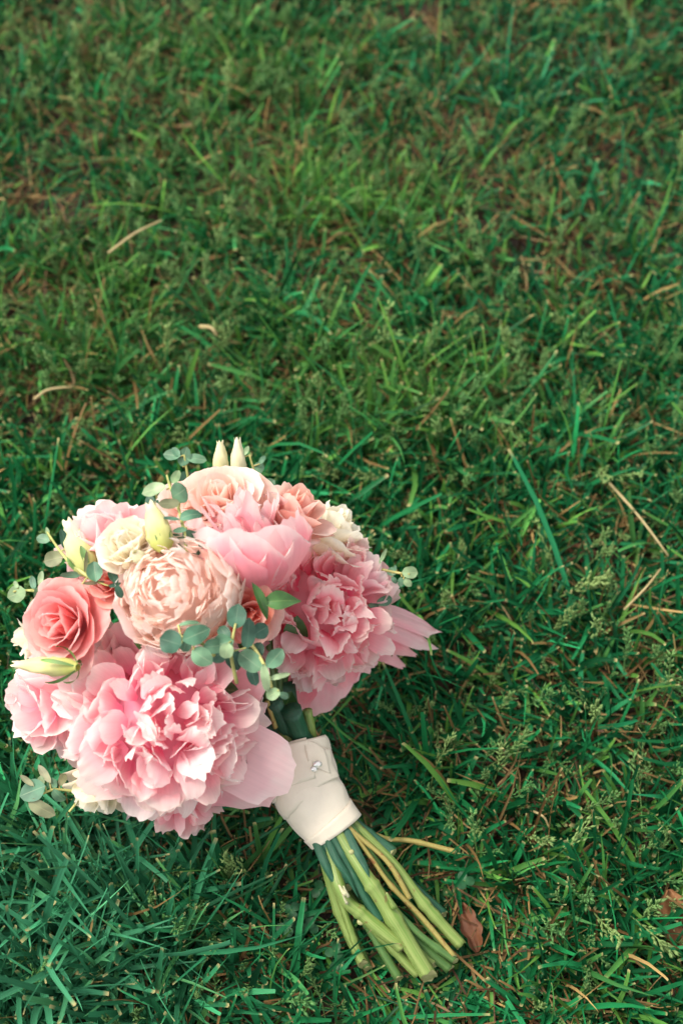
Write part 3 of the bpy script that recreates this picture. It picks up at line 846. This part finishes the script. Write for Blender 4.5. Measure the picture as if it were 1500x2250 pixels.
# leaf sheaths lying along the stems where they leave the ribbon
def strip(P, W, mat, name, parent, droop=0):
    pts = catmull([at(*p) for p in P], 12)
    V, U = [], []
    for k, p in enumerate(pts):
        q = k/11
        t = (pts[min(k+1, 11)]-pts[max(k-1, 0)]).normalized()
        sd = t.cross(TOC).normalized()
        wk = W*(1-.85*q**3)
        for j in (-1, -.5, 0, .5, 1):
            V.append(tuple(p + sd*(wk*j) - TOC*(.0022*j*j))); U.append(((j+1)/2, q))
    o = link(name, mesh(name, V, gridfaces(12, 5), mat, uv=U), parent, Matrix.Identity(4))
    return o
M_SHEATH = stem_mat('leaf_sheath', (.010, .075, .042), (.022, .11, .06), nodes=.8)
strip([(694, 1850, .052), (712, 1895, .053), (733, 1935, .050), (744, 1958, .049)], .0026, M_SHEATH, 'leaf_sheath', bouquet)
strip([(716, 1840, .055), (738, 1890, .056), (765, 1930, .053), (786, 1972, .048)], .0022, M_SHEATH, 'leaf_sheath', bouquet)
strip([(752, 1812, .056), (778, 1866, .057), (800, 1905, .056), (811, 1928, .055)], .0026, M_SHEATH, 'leaf_sheath', bouquet)
# torn fibres and stubs on the thick stems
def stub(p0, p1, r, name='torn_stub', mat=None):
    tube_obj(name, [at(*p0), at(*p1)], lambda q: r*(1-.75*q), [mat or M_FIB, M_CUT], bouquet, n=6, m=7)
stub((758, 1966, .052), (744, 1944, .056), .0016); stub((764, 1970, .051), (754, 1946, .057), .0012); stub((762, 1985, .049), (752, 1966, .054), .0010)
stub((866, 1995, .048), (849, 1962, .055), .0020, mat=M_S1)
V, F, U = ball(.0021, sz=.35, n=12, m=5)
link('cut_node', mesh('cut_node', V, F, M_CUT, uv=U), bouquet, frame(at(792, 2025, .039), camdir(-.2, .1, 1)))
link('cut_node', mesh('cut_node', V*.7, F, M_CUT, uv=U), bouquet, frame(at(772, 1872, .0655), camdir(.1, 0, 1)))

# dark stems and tape above the ribbon, up into the flowers
for k, (a, b, r, m) in enumerate([((600, 1540, .090), (655, 1650, .058), .005, M_S3), ((640, 1560, .09), (672, 1650, .060), .0055, M_S3), ((675, 1560, .080), (692, 1650, .060), .0026, M_S1),
                                  ((590, 1555, .080), (634, 1655, .056), .004, M_S3), ((586, 1540, .092), (606, 1600, .082), .0013, M_S4), ((620, 1500, .07), (650, 1650, .055), .007, M_S3)]):
    tube_obj('flower_stem', [at(*a), at(*b)], r, [m, m], bouquet, n=8, m=10, wob=.05)
# stems inside the head, from the handle to each flower
for fo in [o for o in bouquet.children if o.name.split('.')[0] in ('peony', 'rose', 'ranunculus', 'lisianthus')]:
    e = WORLD[fo.name].translation - WORLD[fo.name].to_3x3() @ Vector((0, 0, .01))
    s0 = A_TOP.lerp(HEAD, .2)
    tube_obj('flower_stem', [s0, s0.lerp(e, .6) + (HEAD-A_TOP)*.08, e], .0022, [M_S2, M_S2], bouquet, n=10, m=7)

# ------------------------------------------------------------------ satin wrap
wrap = bpy.data.objects.new('ribbon_wrap', None)
AX = catmull([A_TOP + (A_TOP-A_MID)*.18, A_TOP, A_MID, A_BOT], 40)
_rt = np.convolve(np.interp(np.linspace(-.2, 1.2, 141), [0, .33, .55, .667, .85, 1], [.0158, .0172, .0194, .0196, .0178, .0156]), np.ones(25)/25, 'valid')
RAD = lambda t: float(np.interp(t, np.linspace(-.08, 1.08, len(_rt)), _rt))
def axis(t):
    k = min(max(t, 0), 1)*39
    i = min(int(k), 38); f = k-i
    p = AX[i].lerp(AX[i+1], f)
    T = (AX[i+1]-AX[i]).normalized()
    Nn = (TOC - T*TOC.dot(T)).normalized()
    S = Nn.cross(T); S = S if S.dot(RT) > 0 else -S
    return p, T, Nn, S
def cloth(a0, a1, tlo, thi, off, na=40, ntt=22, seed=0, wr=.0004):
    rs = np.random.default_rng(seed+50)
    ph = rs.uniform(0, 6, 8)
    V, U = [], []
    for i in range(ntt):
        for j in range(na):
            a = a0+(a1-a0)*j/(na-1); lo, hi = tlo(a), thi(a)
            t = lo+(hi-lo)*i/(ntt-1)
            p, T, Nn, S = axis(t)
            r = RAD(t)+off
            ar = math.radians(a); fold = wr*(math.sin(ar*3+t*9+ph[0])*.6+math.sin(ar*2-t*21+ph[1])*.5+1.0*math.sin(t*26+ar*1.5+ph[3]))
            r += fold
            V.append(tuple(p+S*(math.cos(math.radians(a))*r*1.0)+Nn*(math.sin(math.radians(a))*r*.86)))
            U.append((a/360, t*.5))
    return V, gridfaces(ntt, na), U
wv, wf, wu = cloth(-20, 340, lambda a: .16 + (.035*math.sin(math.radians(a*2))), lambda a: 1.0+.012*math.sin(math.radians(a+30)), 0, na=73, ntt=34)
wrap = link('ribbon_wrap', mesh('ribbon_wrap', wv, wf, M_RIB, uv=wu), bouquet, Matrix.Identity(4))
wrap['label'] = 'ivory satin ribbon wrapped round the stems'
def lay(name, *a, mat=M_RIB2, **k):
    v, f, u = cloth(*a, **k)
    o = link(name, mesh(name, v, f, mat, uv=u), wrap)
    md = o.modifiers.new('thickness', 'SOLIDIFY'); md.thickness = .0004
    return o
sm_ = lambda a, b, x: (lambda q: q*q*(3-2*q))(min(1, max(0, (x-a)/(b-a))))
lay('ribbon_hem', -30, 215, lambda a: .905+.0002*(a-90), lambda a: 1.014+.012*math.sin(math.radians(a+30)), .0006, ntt=6, seed=2, wr=.0003)
lay('ribbon_flap', 68, 200, lambda a: .02+.16*sm_(70, 150, a), lambda a: .60+.06*sm_(100, 170, a), .0012, ntt=18, seed=3)
lay('ribbon_fold', 20, 205, lambda a: .30 if a > 100 else .30+.1*sm_(100, 40, a), lambda a: .66+.09*sm_(40, 160, a), .0007, ntt=14, seed=4)
lay('ribbon_tail', 40, 76, lambda a: .22+.005*(76-a), lambda a: .60-.003*(a-40), .0017, na=10, ntt=12, seed=5, wr=.0004)
# crystal-headed pin
def crystal(r):
    V, F = [], []
    rings = [(.55, .62), (1., .18), (.62, -.5)]
    for (q, z) in rings:
        for j in range(8):
            a = j*math.pi/4+(.39 if q == 1. else 0)
            V.append((q*r*math.cos(a), q*r*.78*math.sin(a), z*r))
    for k in range(2):
        for j in range(8):
            F.append((k*8+j, k*8+(j+1) % 8, (k+1)*8+j)); F.append((k*8+(j+1) % 8, (k+1)*8+(j+1) % 8, (k+1)*8+j))
    F.append(tuple(range(8))); F.append(tuple(23-j for j in range(8)))
    return V, F
p, T, Nn, S = axis(.52)
pin_p = p+S*(RAD(.52)*.46)+Nn*(RAD(.52)*.80)
for dx, dy, cr_ in ((-.0009, -.0012, .0021), (.0010, .0014, .0026)):
    V, F = crystal(cr_)
    V = np.array(V)
    m = frame(pin_p + Nn*.0022 + RT*dx + UPC*dy, (Nn+S*.3).normalized())
    link('crystal_pin_head', mesh('crystal_pin_head', V, F, M_GEM, smooth=False), wrap, m)

# ------------------------------------------------------------------ leaves, eucalyptus sprigs, buds
def leaf_grid(L, W, fold=.12, curl=.12, point=.0, nu=7, nv=9, seed=0):
    rs = np.random.default_rng(seed)
    Vv, Uu = np.meshgrid(np.linspace(0, 1, nv), np.linspace(-1, 1, nu), indexing='ij')
    e = np.sqrt(np.clip(1-(2*Vv-1)**2, 0, 1))
    wp = e*(1-point) + point*np.sin(np.pi*Vv**.85)**1.25
    wp = np.maximum(wp, .04)
    x = Uu*wp*W/2*(1+.04*np.sin(Vv*9+rs.uniform(0, 6)))
    y = (Vv-.5)*L
    k = rs.uniform(-1, 1, 4)
    z = fold*W*np.abs(Uu)**1.5*wp*(.6+.4*k[0]) - curl*L*((Vv-.4)**2)*(1+k[1]) + .03*W*np.sin(Vv*7+k[2]*3)*Uu + .02*L*k[3]*np.sin(Uu*2)
    return np.stack([x, y, z], -1).reshape(-1, 3), gridfaces(nv, nu), np.stack([(Uu+1)/2, Vv], -1).reshape(-1, 2)

LS = [0]
def leaf_at(parent, p, ang, L, W, mat, tilt=(0, 0), name='leaf', point=0., curl=.12, fold=.12):
    """ang = direction of the leaf's tip as seen from the photographer (degrees, 90 = up); tilt = lean of its face to the right / up"""
    LS[0] += 1
    n = camdir(tilt[0], tilt[1], 1)
    d = RT*math.cos(R_(ang)) + UPC*math.sin(R_(ang))
    y = (d-n*d.dot(n)).normalized(); x = y.cross(n)
    m = Matrix((x, y, n)).transposed().to_4x4(); m.translation = p
    v, f, u = leaf_grid(L, W, point=point, curl=curl, fold=fold, seed=LS[0])
    return link(name, mesh(name, v, f, mat, uv=u), parent, m)

PXM = 1/4150
def sprig(label, stem_pts, leaves, r=.0009, twig=M_TWIG):
    """stem_pts: (px, py, ball radius); leaves: (px, py, length px, width px, tip angle, tilt r, tilt u, material, ball radius)"""
    P = [onhead(*q) for q in stem_pts]
    V, F, U, fm = tube(P, lambda q: r*(1.15-.5*q), n=14, m=7)
    o = link('eucalyptus_sprig', mesh('eucalyptus_sprig', V, F, twig, uv=U), bouquet, Matrix.Identity(4))
    if label:
        o['label'] = label
    for (px, py, l, wd, an, tr, tu, m, hr) in leaves:
        pp = onhead(px, py, hr)
        kk = random.uniform(.92, 1.12)
        leaf_at(o, pp, an+random.uniform(-8, 8), l*PXM*kk, wd*PXM*kk*random.uniform(.9, 1.05), m, (tr+random.gauss(0, .15), tu+random.gauss(0, .15)), name='leaf', curl=random.uniform(-.1, .35), fold=random.uniform(.04, .24), point=random.choice((0, 0, .15, .3)))
        # leaf stalk
        b = pp - (RT*math.cos(R_(an))+UPC*math.sin(R_(an)))*(l*PXM*.48)
        near = min(P[:1]+[Vector(q) for q in catmull(P, 24)] if len(P) > 2 else P, key=lambda q: (q-b).length)
        if (near-b).length < .012:
            vv, ff, uu, _ = tube([near, b], .00045, n=4, m=5, cap=False)
            link('leaf_stalk', mesh('leaf_stalk', vv, ff, twig, uv=uu), o, Matrix.Identity(4))
    return o
E, ED, EL, EO = M_EUC, M_EUCD, M_EUCL, M_EUCO
sprig('upright eucalyptus sprig at the upper left', [(412, 1222, .098), (405, 1170, .106), (392, 1115, .112), (376, 1075, .115), (367, 1045, .115)], [
    (338, 1076, 56, 30, 180, -.2, .4, EL, .115), (395, 1083, 36, 46, 30, .3, .1, E, .118), (372, 1106, 46, 24, 178, .1, -.5, EO, .117), (420, 1131, 48, 26, 20, .2, .5, E, .114),
    (374, 1139, 52, 12, 155, -.2, .9, ED, .112), (396, 1165, 30, 12, 200, 0, .6, E, .108), (385, 1199, 52, 44, 190, -.1, .2, E, .100), (424, 1186, 40, 56, 60, .4, .1, E, .102), (386, 1048, 38, 20, 60, .3, .4, EL, .115), (433, 1205, 26, 50, 45, .6, -.1, ED, .1)])
sprig('eucalyptus sprig beside the left cream bud', [(212, 1278, .095), (185, 1260, .1), (150, 1232, .102), (125, 1200, .104), (104, 1168, .105)], [
    (118, 1228, 52, 36, 185, -.3, .1, EO, .102), (96, 1184, 36, 24, 160, -.2, .3, E, .104), (141, 1184, 42, 18, 100, .4, .2, ED, .106), (156, 1262, 44, 17, 180, -.1, -.5, E, .1), (209, 1256, 46, 34, 100, .2, .2, E, .1),
    (189, 1234, 46, 9, 85, .8, 0, EO, .102), (206, 1281, 50, 12, 5, 0, -.8, EO, .096), (105, 1169, 22, 9, 110, .2, .2, EL, .105), (249, 1268, 34, 20, 120, .2, .3, ED, .098), (262, 1300, 30, 16, -60, .3, -.2, ED, .098), (252, 1285, 26, 10, 10, 0, -.6, ED, .098)])
sprig('eucalyptus sprig reaching out at the far left', [(150, 1300, .090), (115, 1308, .092), (85, 1300, .093), (55, 1297, .094), (30, 1300, .094)], [
    (37, 1305, 50, 46, 200, -.1, .1, EL, .094), (87, 1304, 34, 28, 250, .1, .1, E, .094), (90, 1272, 42, 15, 90, .2, .2, EL, .094), (73, 1280, 34, 17, 110, -.2, .3, E, .094), (72, 1327, 36, 16, 240, -.3, -.2, EL, .094),
    (116, 1288, 36, 13, 110, .4, .2, EO, .093), (84, 1342, 30, 20, 210, 0, -.4, E, .092), (36, 1284, 20, 12, 120, 0, .4, EL, .094)])
sprig('dark eucalyptus leaves between the two largest peonies', [(470, 1440, .098), (445, 1415, .106), (420, 1405, .110), (398, 1398, .112)], [
    (375, 1410, 46, 50, 170, -.1, .1, ED, .112), (432, 1394, 66, 48, 20, .1, .2, E, .112), (444, 1443, 46, 38, -40, .1, -.1, E, .111), (415, 1369, 46, 12, 10, 0, .7, E, .108), (470, 1420, 40, 30, 0, .2, 0, E, .108), (408, 1415, 34, 26, 250, -.1, -.1, E, .108)])
sprig('grey eucalyptus leaves in the hollow at the centre', [(520, 1500, .092), (508, 1440, .104), (512, 1400, .110), (518, 1370, .112)], [
    (520, 1354, 52, 42, 85, 0, .1, ED, .112), (490, 1414, 44, 36, 200, -.3, 0, E, .108), (546, 1392, 62, 36, 80, .3, .1, ED, .106), (572, 1386, 34, 30, 30, .3, .2, ED, .103), (492, 1390, 36, 26, 130, -.2, .2, ED, .104), (498, 1430, 30, 28, 260, 0, -.1, EL, .112),
    (515, 1450, 50, 36, -60, .2, -.1, ED, .098), (480, 1440, 40, 34, 200, 0, 0, ED, .098)])
sprig('eucalyptus sprig hanging over the gap above the ribbon', [(545, 1405, .098), (572, 1445, .106), (590, 1485, .110), (602, 1530, .110)], [
    (550, 1452, 56, 40, 150, -.2, 0, E, .104), (604, 1446, 48, 36, 50, .2, .1, E, .112), (583, 1490, 58, 20, -80, .1, 0, EL, .112), (614, 1486, 44, 11, 10, 0, .5, EL, .112), (600, 1525, 30, 24, 210, 0, 0, EL, .112), (624, 1528, 24, 16, -30, .4, -.1, E, .109),
    (556, 1484, 50, 26, -70, -.2, 0, ED, .100), (566, 1428, 34, 28, 60, 0, 0, ED, .100)])
sprig('light eucalyptus sprig sticking out on the right', [(790, 1246, .09), (830, 1250, .095), (870, 1258, .098), (900, 1262, .1)], [
    (803, 1235, 44, 30, 60, .2, .3, E, .092), (860, 1256, 26, 24, 200, 0, .2, E, .1), (900, 1258, 40, 30, 5, .1, .2, EL, .101), (880, 1279, 26, 16, 260, -.2, 0, E, .1), (895, 1280, 26, 20, -40, .2, 0, EL, .1), (866, 1275, 22, 12, -50, .2, -.2, E, .1), (834, 1272, 48, 17, -60, .4, -.1, E, .096), (841, 1222, 46, 9, 55, .3, .4, EL, .096),
    (868, 1248, 14, 8, 90, 0, .2, E, .1), (845, 1320, 38, 24, 15, .2, .1, E, .09), (822, 1330, 34, 16, 0, .2, -.3, E, .085), (800, 1258, 40, 26, -20, .3, -.3, ED, .09)])
sprig('grey-green eucalyptus leaves low at the left on the grass', [(190, 1742, .09), (160, 1738, .095), (120, 1735, .097), (92, 1745, .098)], [
    (72, 1738, 64, 48, 200, -.1, .2, E, .098), (92, 1776, 72, 36, -25, -.1, -.2, EO, .096), (115, 1722, 30, 26, 80, 0, .2, E, .098), (98, 1700, 50, 16, 120, -.2, .2, EO, .098), (130, 1748, 40, 26, -60, .1, -.2, E, .096), (90, 1717, 24, 16, 90, 0, .2, EL, .099), (60, 1715, 40, 14, 140, 0, .4, EO, .098), (138, 1712, 30, 18, 60, .3, .2, EO, .095)])
sprig('bare yellow sprig end under the largest peony', [(205, 1730, .085), (180, 1752, .09), (152, 1784, .092)], [])
sprig('soft grey eucalyptus leaves behind the top left', [(420, 1080, .075), (412, 1040, .08), (405, 1000, .085)], [
    (405, 1003, 50, 34, 80, 0, .2, E, .085), (378, 1000, 40, 26, 170, -.2, .3, E, .085), (432, 1008, 44, 24, 0, .2, .4, E, .085), (412, 1052, 40, 44, 60, .2, .1, ED, .082), (386, 992, 30, 18, 120, 0, .3, E, .086), (345, 1115, 40, 30, 200, -.3, 0, ED, .085), (330, 1100, 30, 22, 120, -.2, .2, ED, .085)])
sprig('small eucalyptus leaves behind the twin buds', [(570, 1070, .075), (560, 1040, .08), (548, 1000, .085)], [
    (566, 1030, 42, 30, 40, .2, .2, E, .082), (588, 1066, 40, 30, 30, .3, .2, E, .08), (541, 990, 30, 14, 80, 0, .4, EL, .086), (558, 1052, 34, 26, -30, .2, 0, EL, .08), (576, 1010, 24, 12, 60, .2, .2, E, .084)])
leaf_at(bouquet, onhead(618, 1320, .106), 5, 84*PXM, 40*PXM, M_DLEAF, (.1, .35), name='peony_leaf', point=.9, fold=.22, curl=.3)
leaf_at(bouquet, onhead(574, 1322, .104), -60, 90*PXM, 26*PXM, M_DLEAF, (.7, .1), name='peony_leaf', point=.7, fold=.3, curl=.3)
leaf_at(bouquet, onhead(671, 1192, .1), 100, 24*PXM, 16*PXM, M_EUC, (.1, .3), name='peony_leaf', point=.6)
# leaves deep inside that close the gaps between the flowers
for i in range(20):
    a = random.uniform(0, 360); d = random.uniform(40, 300)
    leaf_at(bouquet, onhead(430+d*math.cos(R_(a)), 1400+d*.95*math.sin(R_(a)), .062), random.uniform(0, 360), random.uniform(.018, .03), random.uniform(.012, .018), M_DLEAF, (random.uniform(-.6, .6), random.uniform(-.6, .6)), name='inner_leaf', point=.6)

def bud(label, base, tip, wpx, hr0, hr1, seed):
    a, b = onhead(*base, hr0), onhead(*tip, hr1)
    L = (b-a).length
    m = frame(a, (b-a))
    W = wpx*PXM
    rs = random.Random(seed)
    # furled tube with a spiral crease
    V, U = [], []
    nv, nu = 16, 20
    for i in range(nv):
        v = i/(nv-1)
        r = W/2*float(np.interp(v, [0, .12, .35, .6, .85, .95, 1], [.35, .8, 1, .86, .50, .36, .40]))
        for j in range(nu):
            th = 2*math.pi*j/(nu-1)
            tw = th + v*2.6 + seed
            rr = r*(1+.22*((tw*5/(2*math.pi)) % 1 - .5)*min(1, v*3) + .03*math.sin(th*4+v*8))
            zz = v*L + (L*.045*math.sin(th*5+seed) if i == nv-1 else 0)
            V.append((rr*math.cos(th), rr*math.sin(th), zz)); U.append((j/(nu-1), v))
    o = link('lisianthus_bud', mesh('lisianthus_bud', V, gridfaces(nv, nu), M_BUD, uv=U), bouquet, m)
    if label:
        o['label'] = label
    for k in range(5):
        p, f, u = petal(L*.42, W*.22, 60, -8, cup=2/W, frill=0, notch=0, az=k*1.2566+seed, r0=W*.1, nu=5, nv=8, topw=.1, rnd=0)
        link('sepal', mesh('sepal', p, f, M_SEP, uv=u), o)
    return o
bud('cream bud standing free at the upper left', (198, 1262), (150, 1148), 66, .096, .104, 1)
bud('cream bud leaning over the cream flower', (362, 1212), (331, 1108), 56, .106, .110, 2)
bud('small greenish bud among the cream petals', (312, 1232), (296, 1212), 30, .104, .112, 3)
bud('left one of the twin buds at the top', (486, 1052), (484, 970), 38, .085, .088, 4)
bud('right one of the twin buds at the top', (524, 1062), (522, 964), 38, .085, .088, 5)
bud('greenish bud lying flat over the pale petals at the left', (172, 1466), (34, 1460), 42, .100, .104, 6)

# ------------------------------------------------------------------ seed heads, straw, dry leaves, clover
def seedhead(seed, H=.05):
    rs = random.Random(seed)
    V, F = [], []
    lean = Vector((rs.uniform(-.5, .5), rs.uniform(-.5, .5), 0))
    pts = catmull([Vector((0, 0, 0)), Vector((0, 0, H*.5))+lean*H*.12, Vector((0, 0, H))+lean*H*.6], 9)
    tv, tf, tu, _ = tube(pts, lambda q: .0005*(1.2-.7*q), n=9, m=4, cap=False)
    V += tv; F += tf
    def spikelet(p, d, l, wd):
        n = len(V)
        s = d.cross(Vector((.3, .5, .8))).normalized(); b = d.cross(s)
        V.append(tuple(p))
        for j in range(4):
            a = j*math.pi/2
            V.append(tuple(p+d*l*.4+s*(wd*math.cos(a))+b*(wd*.6*math.sin(a))))
        V.append(tuple(p+d*l))
        for j in range(4):
            F.append((n, n+1+j, n+1+(j+1) % 4)); F.append((n+5, n+1+(j+1) % 4, n+1+j))
    nb = rs.randint(11, 15)
    for k in range(nb):
        q = .55+.45*k/(nb-1)
        i = q*8; p = pts[min(int(i), 7)].lerp(pts[min(int(i)+1, 8)], i-int(i)) if q < 1 else pts[8]
        ax_ = (pts[8]-pts[5]).normalized()
        a = k*2.4+rs.uniform(-.4, .4)
        side = (Vector((math.cos(a), math.sin(a), 0))).normalized()
        bl_ = H*.22*(1.05-.85*(q-.55)/.45)*rs.uniform(.7, 1.2)
        d = (side*rs.uniform(.4, .8)+ax_).normalized()
        e = p+d*bl_
        for j in range(rs.randint(2, 4)):
            f = j/3
            spikelet(p.lerp(e, f), (d+Vector((rs.uniform(-.3, .3), rs.uniform(-.3, .3), rs.uniform(-.2, .3)))).normalized(), rs.uniform(.0034, .0056), rs.uniform(.0007, .0012))
    u = [(.3, .3)]*len(V)
    return mesh('seed_head', V, F, M_SEED, uv=u)
SH = [seedhead(i, H=rngH) for i, rngH in enumerate([.040, .046, .052, .036, .044, .048, .040, .055])]
def seed_at(x, y, sc_, rz, tilt, v, label, grp=True):
    o = bpy.data.objects.new('seed_head', SH[v % len(SH)])
    col.objects.link(o)
    o.location = (x, y, float(ground_z(np.array(x), np.array(y))))
    o.rotation_euler = (tilt[0], tilt[1], rz)
    o.scale = (sc_,)*3
    tag(o, label, 'seed head', 'pale seed heads standing in the lawn')
    return o
GEN = 'slender pale green grass seed head among the lawn blades'
NAMED = [(1290, 1230), (1330, 1360), (960, 1210), (1060, 1270), (1200, 1290), (1150, 1510), (1280, 1560), (950, 1720), (1060, 1660), (1180, 1980), (1320, 1965), (1450, 1790), (1490, 1660), (1130, 1800), (890, 1990), (1060, 1870),
         (940, 2180), (620, 1840), (545, 1900), (265, 2230), (420, 1850), (1270, 1980), (1390, 1990), (1430, 1840), (770, 2080), (1385, 960), (1340, 980), (990, 880), (830, 1130), (900, 800)]
NLAB = {(1290, 1230): 'pale seed head beside the reddish dead leaf in the bare patch', (1450, 1790): 'seed head at the right edge of the lawn above the crumpled brown leaf', (1060, 1870): 'green seed head at the tip of the yellow twig',
        (940, 2180): 'seed head just below the cut end of the thickest stem', (545, 1900): 'green seed head left of the ribbon hem', (265, 2230): 'seed head at the bottom edge of the lawn, lower left', (420, 1850): 'seed head below the small pink peony',
        (960, 1210): 'pale seed head just right of the light eucalyptus sprig', (830, 1130): 'seed head standing right of the cream white rose', (1390, 1990): 'seed head next to the crumpled brown leaf, on its left',
        (1385, 960): 'seed head above the long pale straw', (950, 1720): 'seed head in the shade right of the pinned ribbon', (1290, 1560): 'tall seed head in the dry patch at right'}
for i, (px, py) in enumerate(NAMED):
    p = at(px, py, .03)
    if press(np.array([p.x]), np.array([p.y]))[0] < 9:
        continue
    seed_at(p.x, p.y, random.uniform(.9, 1.15), random.uniform(0, 6.3), (random.gauss(0, .35), random.gauss(0, .35)), i, NLAB.get((px, py), GEN))
n_sh = 0
while n_sh < 268:
    py = random.uniform(0, 2240)**1.0; px = random.uniform(0, 1500)
    dens = .35 + float(np.clip(bumps(np.array([px]), np.array([py]), LIME)[0], 0, 1))*.8 + (.15 if px > 900 and py > 1100 else 0)
    if random.random() > dens:
        continue
    p = at(px, py, .03)
    if press(np.array([p.x]), np.array([p.y]))[0] < 9 or (p-HEAD).length < .13:
        continue
    seed_at(p.x, p.y, random.uniform(.5, 1.15), random.uniform(0, 6.3), (random.gauss(0, .45), random.gauss(0, .45)), random.randrange(8), GEN)
    n_sh += 1

# the many small flower heads of the finer grass, past counting
def seed_mass(n):
    T = []
    for me in SH:
        v = np.zeros(len(me.vertices)*3, dtype=np.float32); me.vertices.foreach_get('co', v)
        tr = []
        for p in me.polygons:
            q = list(p.vertices)
            tr += [(q[0], q[1], q[2])] + ([(q[0], q[2], q[3])] if len(q) == 4 else [])
        T.append((v.reshape(-1, 3), np.array(tr)))
    V, F, k, c = [], [], 0, 0
    while c < n:
        px, py = random.uniform(-250, 1750), random.uniform(-150, 2300)
        d = (1.1 if py < 1000 else .35) + float(np.clip(bumps(np.array([px]), np.array([py]), LIME)[0], 0, 1))*.6
        if random.random() > d/1.5:
            continue
        p = at(px, py, .02)
        if press(np.array([p.x]), np.array([p.y]))[0] < 9:
            continue
        v, f = T[random.randrange(8)]
        s_ = random.uniform(.3, .75)
        m = np.array((Matrix.Rotation(random.uniform(0, 6.3), 3, 'Z') @ Matrix.Rotation(random.gauss(0, .5), 3, 'X') @ Matrix.Rotation(random.gauss(0, .5), 3, 'Y')))*s_
        V.append(v @ m.T + np.array([p.x, p.y, random.uniform(.0, .008)])); F.append(f+k); k += len(v); c += 1
    V = np.concatenate(V); F = np.concatenate(F)
    return mesh('small_seed_heads', V, F, M_SEED, uv=np.full((len(V), 2), .3))
tag(link('grass_flower_heads', seed_mass(1500)), 'tiny pale green grass flower heads scattered all through the lawn', 'grass', kind='stuff')

def straw(label, a, b, za, zb, wd, mat=M_STRAW, sag=0.004):
    A, B = at(*a, za), at(*b, zb)
    mid = A.lerp(B, .5) + Vector((random.uniform(-.003, .003), 0, sag))
    V, F, U, _ = tube([A, mid, B], lambda q: wd*(1-.35*q), n=10, m=6, wob=.06)
    V = [(v[0], v[1], v[2]) for v in V]
    o = link('straw', mesh('straw', V, F, mat, uv=U))
    tag(o, label, 'straw')
straw('long pale straw leaning in the grass at the right edge', (1338, 1062), (1468, 1222), .035, .030, .0010)
straw('thin pale straw lying in the blurred grass at upper left', (238, 556), (356, 484), .04, .045, .0010)
straw('short straw lying in the grass left of the dry patch', (75, 878), (160, 850), .03, .03, .0011)
straw('beige straw stub in the grass above the middle of the lawn', (440, 718), (478, 738), .035, .035, .0016)
straw('brown straw curving over the grass beside the ribbon', (1166, 1780), (1206, 1820), .02, .02, .0008)
straw('slanting beige straw beside the seed heads right of the stems', (1370, 1340), (1450, 1250), .03, .035, .0008)

def dry_leaf(label, px, py, L, W, ang, mat, z=.014, tilt=(0, .3)):
    o = bpy.data.objects.new('dry_leaf', None)
    rs = np.random.default_rng(px)
    nu, nv = 13, 15
    Vv, Uu = np.meshgrid(np.linspace(0, 1, nv), np.linspace(-1, 1, nu), indexing='ij')
    lob = .62+.38*np.abs(np.sin(Vv*9.5+.4))
    wp = np.sin(np.pi*np.clip(Vv*.94+.03, 0, 1))**.7*(1-(1-lob)*.75)
    x = Uu*wp*W/2; y = (Vv-.5)*L
    zz = .22*W*np.abs(Uu)**1.6 + .07*W*np.sin(Vv*11+Uu*3+rs.uniform(0, 6)) + .09*L*np.sin(Vv*4+rs.uniform(0, 6)) + .05*W*np.sin(Uu*7+Vv*5)
    n = Vector((tilt[0], -tilt[1], 1)).normalized()
    m = frame(at(px, py, z), n, Vector((math.cos(R_(ang)), math.sin(R_(ang)), 0)))
    o = link('dry_leaf', mesh('dry_leaf', np.stack([x, y, zz], -1).reshape(-1, 3), gridfaces(nv, nu), mat, uv=np.stack([(Uu+1)/2, Vv], -1).reshape(-1, 2)), None, m)
    tag(o, label, 'dry leaf')
dry_leaf('crumpled brown dry leaf at the right edge of the lawn', 1478, 2018, .032, .022, 10, M_DRY, z=.018)
dry_leaf('reddish brown dead leaf half buried beside the stem ends', 1030, 2038, .028, .013, 15, M_DRY2, z=.010, tilt=(.1, .1))
dry_leaf('reddish brown dead leaf in the bare patch at right', 1290, 1225, .030, .014, 60, M_DRY2, z=.008, tilt=(0, .1))

def clover(label, px, py, z):
    p = at(px, py, z)
    gp = Vector((p.x, p.y, 0))
    V, F, U, _ = tube([gp, gp.lerp(p, .6)+Vector((.002, .001, 0)), p], .0005, n=7, m=5)
    o = link('clover', mesh('clover', V, F, M_SEP, uv=U), None, Matrix.Identity(4))
    tag(o, label, 'clover', 'clover plants in the lawn below the ribbon')
    a0 = random.uniform(0, 120)
    for k in range(3):
        an = a0+k*120
        d = Vector((math.cos(R_(an)), math.sin(R_(an)), 0))
        n = Vector((random.uniform(-.2, .2), random.uniform(-.3, .1), 1)).normalized()
        y = (d-n*d.dot(n)).normalized(); x = y.cross(n)
        m = Matrix((x, y, n)).transposed().to_4x4(); m.translation = p+d*.0029
        v, f, u = leaf_grid(.0056, .0053, fold=.15, seed=px+k)
        link('leaflet', mesh('leaflet', v, f, M_CLOV, uv=u), o, m)
CLV = {0: 'topmost clover of the patch, just below the ribbon hem', 2: 'clover at the upper left of the clover patch', 5: 'leftmost clover of the patch left of the cut stems', 6: 'lower right clover of the patch, next to the yellow-green stem', 7: 'lowest clover below the patch beside the stem ends', 8: 'single clover in the lawn right of the stems under the yellow twig'}
for i, (px, py) in enumerate([(702, 1955), (668, 2008), (640, 2000), (655, 2030), (680, 2035), (628, 2038), (745, 2120), (735, 2090), (1020, 1935)]):
    clover(CLV.get(i, 'small clover in the middle of the patch left of the cut stems'), px, py, .013+.003*(i % 3))
